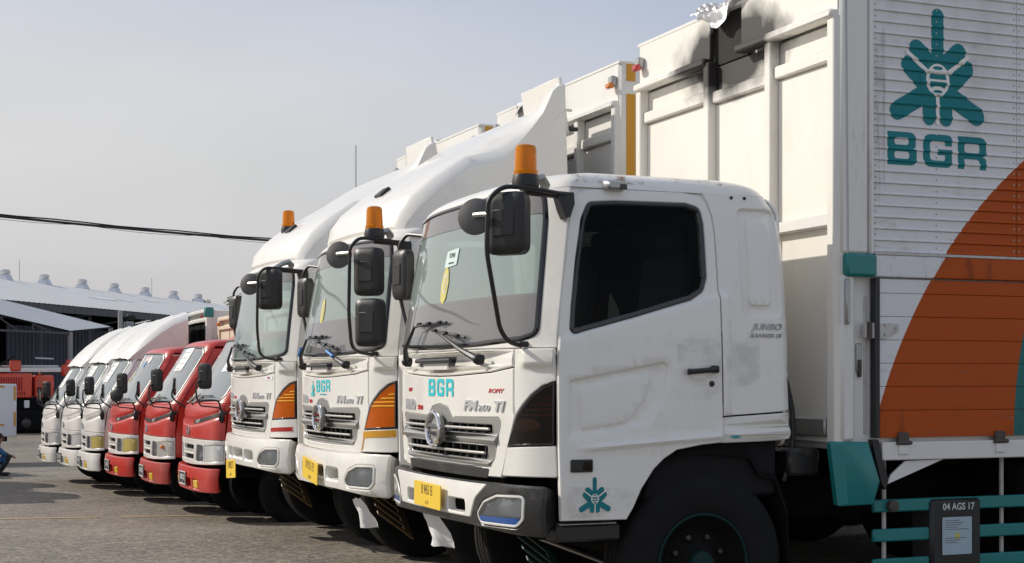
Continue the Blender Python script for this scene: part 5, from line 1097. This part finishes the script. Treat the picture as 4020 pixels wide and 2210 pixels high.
def build_big():
    global TRUCK1_REF
    T1 = big_truck('cargo_truck', 'nearest large white box truck with smoked lamps, flat roof and orange painted cargo box', (3.05, 8.5, 0), O1)
    TRUCK1_REF = T1; box_paint(); burnt()
    box_body(T1, dict(full=True, burn=True, tear=(-.17, .22), marker='marker_red'))
    hanging_paper(T1, (.10, .50, .72), .30, .24, R(10))
    T2 = big_truck('cargo_truck', 'large white box truck with amber tape under its lamps and two stacked mirrors', (3.16, 11.52, 0), O2)
    hanging_paper(T2, (.12, -.52, .64), .26, .22, R(14)); deflector(T2); box_body(T2, dict(tapes=True, two_lamps=True, tear=(.15, .55)))
    T3 = big_truck('cargo_truck', 'large white box truck with red tape under its lamps, next to a red truck', (3.20, 14.55, 0), O3)
    deflector(T3); box_body(T3, dict(tapes=True, two_lamps=True, tear=(.1, .4)))
build_big()
bpy.data.objects.remove(ref)
# ------------------------------------------------------------------ the row of small trucks
GR, GW = 'small red trucks parked in the row', 'small white trucks parked at the end of the row'
SMALL = [
 ('light_truck', 'small red truck parked beside the large white trucks, its windshield half hidden', 3.23, 17.5, dict(paint='red', group=GR, plate_text='B 9402 OC', sheet=(.35, .70, 1.62, 1.93))),
 ('light_truck', 'middle small red truck with dark hood stripe and white sheet on its windshield', 3.11, 19.75, dict(paint='red', bumper='red_worn', group=GR, plate_text='B 9610 DN', full_stripe=True, broken=True, corner='silver', sheet=(.05, .50, 1.68, 1.97))),
 ('light_truck', 'small red truck with coloured stickers on the windshield, next to the white trucks', 2.99, 22.1, dict(paint='red', group=GR, plate_text='B 9115 EP', corner='olive_tape', stickers=True, boxmat='beige', top=2.56, round=True)),
 ('light_truck', 'small white truck with tall roof fairing and olive tape on its lamp', 2.85, 24.3, dict(paint='white', group=GW, plate_text='B 9447 OC', corner='olive_tape', fairing=True, stripe_mat='silver', sheet=(.05, .45, 1.62, 1.92), teal_cap=True, panelmat='under', top=2.74)),
 ('light_truck', 'small white truck with roof fairing in the middle of the three white ones', 2.78, 26.4, dict(paint='white', group=GW, plate_text='B 9318 OC', fairing=True, stripe_mat='silver_white', sheet=(.05, .45, 1.62, 1.92), top=2.70)),
 ('light_truck', 'farthest small white truck at the left end of the row', 2.64, 28.6, dict(paint='white', group=GW, plate_text='B 9207 OC', fairing=True, stripe_mat='silver_white', sheet=(.05, .45, 1.60, 1.90), top=2.70))]
for (nm, lb, x, y, o), yw in zip(SMALL, (.4, -1.2, .9, -.7, 1.0, -.4)): small_truck(nm, lb, (x, y, ground_z(y)+.10), o).rotation_euler.z = R(yw)
# unseen trucks added outside the frame to cast shadow bands onto the ground
for (y, lb) in ((25.7, 'nearest unseen red truck added past the left edge to cast a shadow'), (29.2, 'second unseen red truck added past the left edge to cast a shadow'), (33.8, 'farthest unseen red truck added past the left edge to cast a shadow')):
    t_ = small_truck('light_truck', lb, (.72, y, ground_z(y)+.10), dict(paint='red', group='unseen trucks added to cast shadows', plate_text='B 9300 OC')); t_.rotation_euler.z = math.pi
# ------------------------------------------------------------------ warehouse far behind
pmat('roof_sheet', (.62, .62, .615), .55, var=.05, vscale=.6, dirt=.25, dirtcol=(.25, .25, .25), dscale=.8)
pmat('roof_light', (.78, .79, .79), .5)
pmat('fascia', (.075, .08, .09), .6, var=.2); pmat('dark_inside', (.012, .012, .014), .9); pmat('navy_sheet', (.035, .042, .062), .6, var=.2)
pmat('vent_metal', (.62, .62, .64), .3, metal=.85, var=.06); pmat('steel_paint', (.30, .31, .33), .5, var=.1); pmat('concrete_pole', (.38, .38, .37), .8, var=.1)
GZ = -.545
A = V((5.4, 81.6, 0)); U = V((.589, .808, 0)).normalized(); NN = V((.808, -.589, 0)).normalized()
def wp(t, w, z): return A+U*t-NN*w+V((0, 0, z))
WH = thing('warehouse', 'long warehouse with low grey sheet roof and turbine ventilators along its ridge', 'warehouse', (0, 0, 0))
t0, t1 = -30, 52.5
def quad(name, pts, mat, parent, th=.12):
    p = [V(q) for q in pts]; n = (p[1]-p[0]).cross(p[2]-p[0]).normalized(); vs = p+[q-n*th for q in p]
    return mk(name, vs, [[0, 1, 2, 3], [7, 6, 5, 4], [0, 4, 5, 1], [1, 5, 6, 2], [2, 6, 7, 3], [3, 7, 4, 0]], mat, parent, 0)
def rib_sheet(name, pa, pb, pc, pd, n, amp, mat, parent):
    """standing-seam sheet between the lower edge pa-pb and the upper edge pd-pc"""
    pa, pb, pc, pd = map(V, (pa, pb, pc, pd)); nrm = (pb-pa).cross(pd-pa).normalized(); lo, hi = [], []
    for i in range(n):
        for f, h in ((0, 0), (.12, amp), (.24, amp), (.36, 0)):
            k = (i+f)/n; lo.append(pa+(pb-pa)*k+nrm*h); hi.append(pd+(pc-pd)*k+nrm*h)
    lo.append(pb); hi.append(pc); m = len(lo)
    return mk(name, lo+hi, [[i, i+1, m+i+1, m+i] for i in range(m-1)], mat, parent, 0)
rf = rib_sheet('roof', wp(t0, -.4, 5.65), wp(t1, -.4, 5.65), wp(t1, 12, 8.15), wp(t0, 12, 8.15), 165, .02, 'roof_sheet', WH)
rib_sheet('roof_far_slope', wp(t1, 24.4, 5.65), wp(t0, 24.4, 5.65), wp(t0, 12, 8.15), wp(t1, 12, 8.15), 165, .02, 'roof_sheet', WH)
bx('roof_underside', (0, 0, 0), (1, 1, 1), 'dark_inside', WH).hide_render = False
bpy.data.objects.remove(bpy.data.objects['roof_underside'])
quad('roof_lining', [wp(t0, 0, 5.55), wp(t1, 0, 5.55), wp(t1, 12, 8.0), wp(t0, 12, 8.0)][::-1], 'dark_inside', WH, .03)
quad('back_wall', [wp(t0, 24, GZ), wp(t1, 24, GZ), wp(t1, 24, 5.6), wp(t0, 24, 5.6)], 'navy_sheet', WH)
for t in (t0, t1-.3): mk('gable_wall', [wp(t, 0, GZ), wp(t, 24, GZ), wp(t, 24, 5.6), wp(t, 12, 8.05), wp(t, 0, 5.6)], [[0, 1, 2, 3, 4]], 'navy_sheet', WH, 0)
rib_sheet('front_wall', wp(2.5, 1.2, GZ), wp(t1-1, 1.2, GZ), wp(t1-1, 1.2, 4.5), wp(2.5, 1.2, 4.5), 120, .06, 'navy_sheet', WH)
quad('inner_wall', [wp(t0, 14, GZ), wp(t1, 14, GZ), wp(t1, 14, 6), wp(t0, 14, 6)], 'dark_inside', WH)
for i in range(46):
    t = -1.6+i*.62; c = wp(t, -.38, 5.42); b = bx('fascia_panel', c, (.60, .05, .40), 'fascia', WH, .01, (0, 0, math.atan2(U.y, U.x)))
for i in range(9):
    t = -6+i*5.2; c = wp(t, .3, (GZ+5.5)/2); bx('column', c, (.22, .22, 5.5-GZ), 'fascia', WH, .02)
    MB().tube([wp(t, .3, 4.6), wp(t+5.2, .3, 5.3)], .05, 6).build('brace', 'fascia', WH)
for (t, w, ln) in ((19.5, 5.2, 2.6), (24.0, 5.6, 1.5), (31, 7.4, 2.0), (38, 6.0, 2.2), (44, 7.0, 1.8)):
    zf = lambda ww: 5.65+2.5*(ww+.4)/12.4+.035
    mk('skylight', [wp(t, w, zf(w)), wp(t+ln, w, zf(w)), wp(t+ln, w+.8, zf(w+.8)), wp(t, w+.8, zf(w+.8))], [[0, 1, 2, 3]], 'roof_light', WH, 0)
for t in (19.6, 24.4, 29.5, 34.2, 39.1, 44.0, 48.6):
    c = wp(t, 12, 8.1); v = MB().loft([[c+U*a*k+NN*b*k+V((0, 0, h)) for a, b in ((-1, -1), (1, -1), (1, 1), (-1, 1))] for k, h in ((.44, -.12), (.26, .36), (.24, .40))]).build('ventilator', 'vent_metal', rf, 0)
    MB().lathe([(.22, .36), (.30, .42), (.345, .53), (.335, .64), (.27, .70), (.05, .73)], c, n=20).build('turbine_head', 'vent_metal', v)
for (t, h) in ((21.3, 1.5), (40.2, 1.5)): MB().tube([wp(t, 12, 8.1), wp(t, 12, 8.1+h)], .018, 5).build('lightning_rod', 'steel_paint', rf)
# open canopy in front of it
CA = thing('canopy', 'open sided canopy with pale sheet roof in front of the warehouse', 'canopy', (6.98, 64.2, GZ))
E0 = V((0, 0, 3.57-GZ)); LV = V((-2.93, -3.1, .50)); FV = V((3.3, 12.5, .62))
rib_sheet('roof', E0+LV*3.2, E0, E0+FV, E0+FV+LV*3.2, 60, .012, 'roof_sheet', CA)
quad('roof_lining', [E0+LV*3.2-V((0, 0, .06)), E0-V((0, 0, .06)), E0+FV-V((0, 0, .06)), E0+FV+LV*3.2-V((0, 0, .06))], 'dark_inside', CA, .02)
for k in (0, 1): MB().tube([E0+FV*k-V((0, 0, .05)), V((FV.x*k, FV.y*k, 0))], .10, 8).build('post', 'steel_paint', CA)
MB().tube([E0-V((0, 0, .12)), E0+V((LV.x*3.2, LV.y*3.2, -.12))], .05, 6).build('truss_chord', 'fascia', CA)
for i in range(6):
    a = LV*(i*.5+.25); b = LV*(i*.5+.55); MB().tube([E0+V((a.x, a.y, -.12)), E0+b-V((0, 0, .08))], .03, 6).build('truss_web', 'fascia', CA); MB().tube([E0+V((b.x, b.y, -.12)), E0+b-V((0, 0, .08))], .03, 6).build('truss_web', 'fascia', CA)
# utility pole with lamps
UP = thing('utility_pole', 'short concrete pole with dark equipment beside the warehouse', 'pole', (8.6, 61.4, GZ))
MB().tube([(0, 0, 0), (0, 0, 4.85)], [.13, .09], 10).build('shaft', 'concrete_pole', UP); MB().tube([(.16, 0, 0), (.16, 0, 4.4)], [.05, .05], 8).build('conduit', 'concrete_pole', UP)
MB().ball((.42, 0, 4.62), .16, 10, (1.3, .8, .8)).build('flood_lamp', 'black_plastic', UP); MB().tube([(0, 0, 4.6), (.42, 0, 4.6)], .03, 6).build('bracket', 'black_plastic', UP); bx('transformer', (.36, 0, 4.25), (.3, .25, .34), 'steel_paint', UP, .04)
# overhead cable bundle and thin drop wires
def cable(pts, r, n=24):
    P = [V(p) for p in pts]; out = []
    for i in range(len(P)-1):
        for j in range(n): t = j/n; out.append(P[i].lerp(P[i+1], t)-V((0, 0, 4*P[i].z*0+.0)))
    return out+[P[-1]]
def sag(a, b, s, n=30): a, b = V(a), V(b); return [a.lerp(b, i/n)-V((0, 0, 4*s*(i/n)*(1-i/n))) for i in range(n+1)]
CB = thing('power_line', 'thick black overhead cable bundle crossing the sky above the small trucks', 'cable', (-14, 36, 0))
Pa, Pb = V((-14, 36, 6.80))-V((-14, 36, 0)), V((44, 64, 8.15))-V((-14, 36, 0))
path = sag(Pa, Pb, 1.35, 60)
MB().tube(path, .036, 8).build('main_cable', 'black_plastic', CB); MB().tube([p+V((0, 0, .06+.015*math.sin(i*1.7))) for i, p in enumerate(path)], .022, 6).build('upper_cable', 'black_plastic', CB)
for i0 in range(8, 34, 4): MB().tube(sag(path[i0], path[i0+4], .09, 8), .007, 5).build('drop_wire', 'black_plastic', CB)
MS = thing('lattice_mast', 'thin pale mast far off in the sky behind the roof fairings', 'mast', (34.4, 115.6, GZ)); MB().tube([(0, 0, 0), (0, 0, 20.7)], [.14, .07], 8).build('shaft', 'vent_metal', MS)
# ------------------------------------------------------------------ red machine in front of the warehouse
RM = thing('drilling_rig', 'red tracked machine with long silver boom parked by the dark warehouse', 'machine', (4.2, 63.2, GZ))
pmat('rig_red', (.78, .085, .04), .35, coat=.4, var=.06)
cx = V((1, -.02, 0))
def rigbox(n, x0, x1, z0, z1, y, d, m, p, bev=.03): return bx(n, ((x0+x1)/2, y, (z0+z1)/2-GZ), (x1-x0, d, z1-z0), m, p, bev)
en = rigbox('engine_cover', -1.2, 1.15, .85, 1.82, 0, 1.4, 'rig_red', RM, .05)
for i in range(15): rigbox('louvre', -.60+i*.095, -.55+i*.095, 1.15, 1.66, -.71, .05, 'red_tape', en, .01)
for i in range(4): rigbox('louvre', .55+i*.1, .60+i*.1, .95, 1.10, -.71, .05, 'red_tape', en, .01)
cb = rigbox('cabin', 1.25, 1.98, .86, 1.75, 0, 1.3, 'rig_red', RM, .06); rigbox('cabin_window', 1.36, 1.52, 1.28, 1.62, -.655, .03, 'clear_lens', cb, .02); rigbox('cabin_vent', 1.34, 1.52, 1.02, 1.26, -.655, .03, 'black_plastic', cb, .02); rigbox('amber_lamp', 1.42, 1.50, 1.75, 1.90, -.3, .08, 'marker_amber', cb, .02)
rigbox('undercarriage', -1.8, 2.35, -.05, .84, 0, 1.2, 'under', RM, .1)
for y in (-.8, .8):
    tr = rigbox('crawler_track', -1.8, 2.5, GZ+.02, .35, y, .4, 'under', RM, .18)
    for i in range(4): MB().lathe([(.2, 0), (.18, .06), (.05, .08)], (-1.3+i*1.1, y-.2, .4), (0, -1, 0), 14).build('road_wheel', 'bumper_grey', tr)
bm = rigbox('boom', -3.2, 2.3, 1.86, 2.06, -.2, .3, 'vent_metal', RM, .02); rigbox('boom_rail', -3.0, 2.2, 2.08, 2.14, -.2, .14, 'roof_light', bm, .01)
for x in (-1.0, .55): rigbox('boom_bracket', x-.2, x+.2, 1.9, 2.34, -.25, .42, 'rig_red', bm, .05)
rigbox('drill_head', 2.3, 2.85, 1.70, 2.18, -.2, .5, 'rig_red', bm, .09); MB().ball((2.6, -.25, 2.24-GZ), .14, 10).build('head_motor', 'rig_red', bm)
MB().tube([V((1.3, -.3, 2.42-GZ)), V((2.0, -.3, 2.39-GZ))], .04, 6).build('hydraulic_rod', 'vent_metal', bm); MB().tube(sag((-1.4, -.4, 2.0-GZ), (.5, -.4, 2.5-GZ), .25, 12), .05, 6).build('hose', 'black_plastic', bm)
rigbox('lower_arm', 1.0, 1.5, .15, .23, -.72, .06, 'vent_metal', RM, .02); rigbox('tool_bracket', .85, 1.05, .45, .75, -.66, .06, 'roof_light', RM, .04)
rigbox('rear_frame', 2.35, 3.4, .2, 1.1, .1, .8, 'under', RM, .05)
# white box trailer with amber tape, cut by the frame's edge
TR = thing('box_trailer', 'low white box trailer with amber tape along its edges behind the squatting person', 'trailer', (2.88, 37.8, ground_z(37.8)))
gz = ground_z(37.8); zb_, zt_ = .20-gz, 1.45-gz
bdy = bx('body', (-1.6, 1.0, (zb_+zt_)/2), (3.2, 2.0, zt_-zb_), 'pearl', TR, .02)
for (x, z, w, h) in ((-.42, zt_-.06, .30, .045), (-.95, zt_-.06, .40, .045), (-.45, zb_+.28, .34, .045), (-1.2, zb_+.28, .5, .045)): bx('reflective_tape', (x, -.003, z), (w, .006, h), 'amber_tape', bdy, .001)
for z in (zt_-.22, zb_+.42): bx('reflective_tape', (-.04, -.003, z), (.05, .006, .34), 'amber_tape', bdy, .001)
bx('underframe', (-1.6, 1.0, zb_-.06), (2.8, 1.6, .12), 'under', TR)
for x in (-.9, -2.4): wheel(TR, x, .25, .18, .14, -1, n=20)
# ------------------------------------------------------------------ squatting person at the frame's left edge
pmat('skin', (.30, .17, .11), .55, var=.08); pmat('shirt_red', (.40, .045, .03), .8, var=.15); pmat('shirt_blue', (.02, .10, .24), .8, var=.15); pmat('trousers', (.02, .021, .026), .85, var=.2); pmat('hair', (.012, .010, .009), .6)
def person():
    PZ = ground_z(31.6)
    P = thing('person', 'person squatting in red vest with blue sleeves and dark trousers at the left edge', 'person', (2.02, 31.6, PZ), R(-8))
    J = {}; ed = []
    def j(n, p, r, par=None, m=0):
        J[n] = (len(J), p, r, m)
        if par: ed.append((J[par][0], J[n][0]))
    j('pelvis', (-.10, 0, .24), .125, None, 1); j('belly', (-.08, 0, .36), .115, 'pelvis', 2); j('chest', (.0, 0, .50), .125, 'belly', 2); j('neckb', (.035, 0, .60), .06, 'chest', 2)
    j('neck', (.045, 0, .645), .042, 'neckb', 0); j('jaw', (.075, 0, .695), .062, 'neck', 0); j('skull', (.06, 0, .765), .078, 'jaw', 0); j('crown', (.055, 0, .81), .05, 'skull', 0)
    for s, n in ((-1, 'l'), (1, 'r')):
        j('hip'+n, (-.05, s*.09, .23), .095, 'pelvis', 1); j('knee'+n, (.27, s*.15, .40), .062, 'hip'+n, 1); j('ank'+n, (.08, s*.13, .08), .042, 'knee'+n, 1); j('heel'+n, (.06, s*.13, .04), .035, 'ank'+n, 1); j('toe'+n, (.25, s*.15, .03), .028, 'heel'+n, 1)
        j('sho'+n, (.01, s*.165, .55), .055, 'chest', 3); j('elb'+n, (.16, s*.21, .42), .042, 'sho'+n, 3); j('wri'+n, (.25, s*.10, .40), .028, 'elb'+n, 0); j('palm'+n, (.30, s*.07, .385), .03, 'wri'+n, 0)
        for q in range(4): j('f%d%s' % (q, n), (.35-.008*abs(q-1), s*(.05+.018*q), .365), .009, 'palm'+n, 0); j('g%d%s' % (q, n), (.375-.01*abs(q-1), s*(.05+.018*q), .34), .007, 'f%d%s' % (q, n), 0)
        j('th'+n, (.315, s*.035, .40), .010, 'palm'+n, 0)
    me = bpy.data.meshes.new('body'); vs = [v[1] for v in sorted(J.values())]; me.from_pydata(vs, ed, []); me.update()
    o = bpy.data.objects.new('body', me); col.objects.link(o)
    sk = o.modifiers.new('s', 'SKIN'); o.modifiers.new('u', 'SUBSURF').levels = 1
    lst = sorted(J.values()); sd = me.skin_vertices[0].data
    for i, v in enumerate(lst): sd[i].radius = (v[2], v[2]); sd[i].use_root = (i == 0)
    m2 = bpy.data.meshes.new_from_object(o.evaluated_get(bpy.context.evaluated_depsgraph_get())); bpy.data.objects.remove(o)
    for m in ('skin', 'trousers', 'shirt_red', 'shirt_blue'): m2.materials.append(MATS[m])
    VS = np.array(vs)
    for f in m2.polygons:
        c = np.array(f.center); best = min(range(len(lst)), key=lambda i: ((VS[i]-c)**2).sum()-lst[i][2]**2); f.material_index = lst[best][3]
    obj('body', m2, None, P, 60)
    MB().ball((.048, 0, .785), .088, 14, (1.0, .95, .80)).build('hair', 'hair', P)
    MB().tube([(.135, 0, .735), (.155, 0, .715), (.138, 0, .705)], [.010, .014, .010], 6).build('nose', 'skin', P)
    for s in (-1, 1): MB().ball((.132, s*.028, .745), .010, 8).build('eye', 'hair', P); MB().ball((.06, s*.085, .73), .02, 8, (.8, .4, 1.3)).build('ear', 'skin', P); MB().ball((.17, s*.14, .035), .05, 10, (2.0, .8, .6)).build('shoe', 'hair', P)
person()
# ------------------------------------------------------------------ trees beyond the warehouse end
pmat('bark', (.10, .075, .05), .9); pmat('leaf', (.075, .12, .035), .6, var=.35, vscale=1.2)
def tree(label, loc, h, w, seed):
    rnd = random.Random(seed); T = thing('tree', label, 'tree', loc, 0, 'trees beyond the warehouse')
    mb = MB().tube([(0, 0, 0), (.1, 0, h*.35), (-.05, .1, h*.7)], [.22, .15, .07], 8)
    for i in range(6): a = rnd.uniform(0, 6.28); mb.tube([(.05, 0, h*(.35+.05*i)), (w*.5*math.cos(a), w*.5*math.sin(a), h*(.55+.06*i))], [.08, .03], 6)
    mb.build('trunk', 'bark', T); lf = MB(); cl = [(rnd.gauss(0, w*.32), rnd.gauss(0, w*.32), h*rnd.uniform(.5, 1.0), rnd.uniform(.5, .95)) for _ in range(26)]
    for (x, y, z, r_) in cl:
        for _ in range(130):
            d = V((rnd.gauss(0, 1), rnd.gauss(0, 1), rnd.gauss(0, 1))).normalized()*r_*rnd.uniform(.5, 1.05); c = V((x, y, z))+d; u, v_ = frame((rnd.gauss(0, 1), rnd.gauss(0, 1), rnd.gauss(0, 1.0)+.3)); s = rnd.uniform(.07, .15)
            lf.add([c-u*s, c+v_*s*.6, c+u*s, c-v_*s*.6], [[0, 1, 2, 3]])
    lf.build('crown', 'leaf', T, 0, fix=False)
tree('green tree just showing beyond the right end of the warehouse roof', (29.5, 138, GZ), 9.4, 5, 2)
tree('bushy green tree seen between the cabs of the large white trucks', (36, 118, GZ), 6.5, 6, 5)
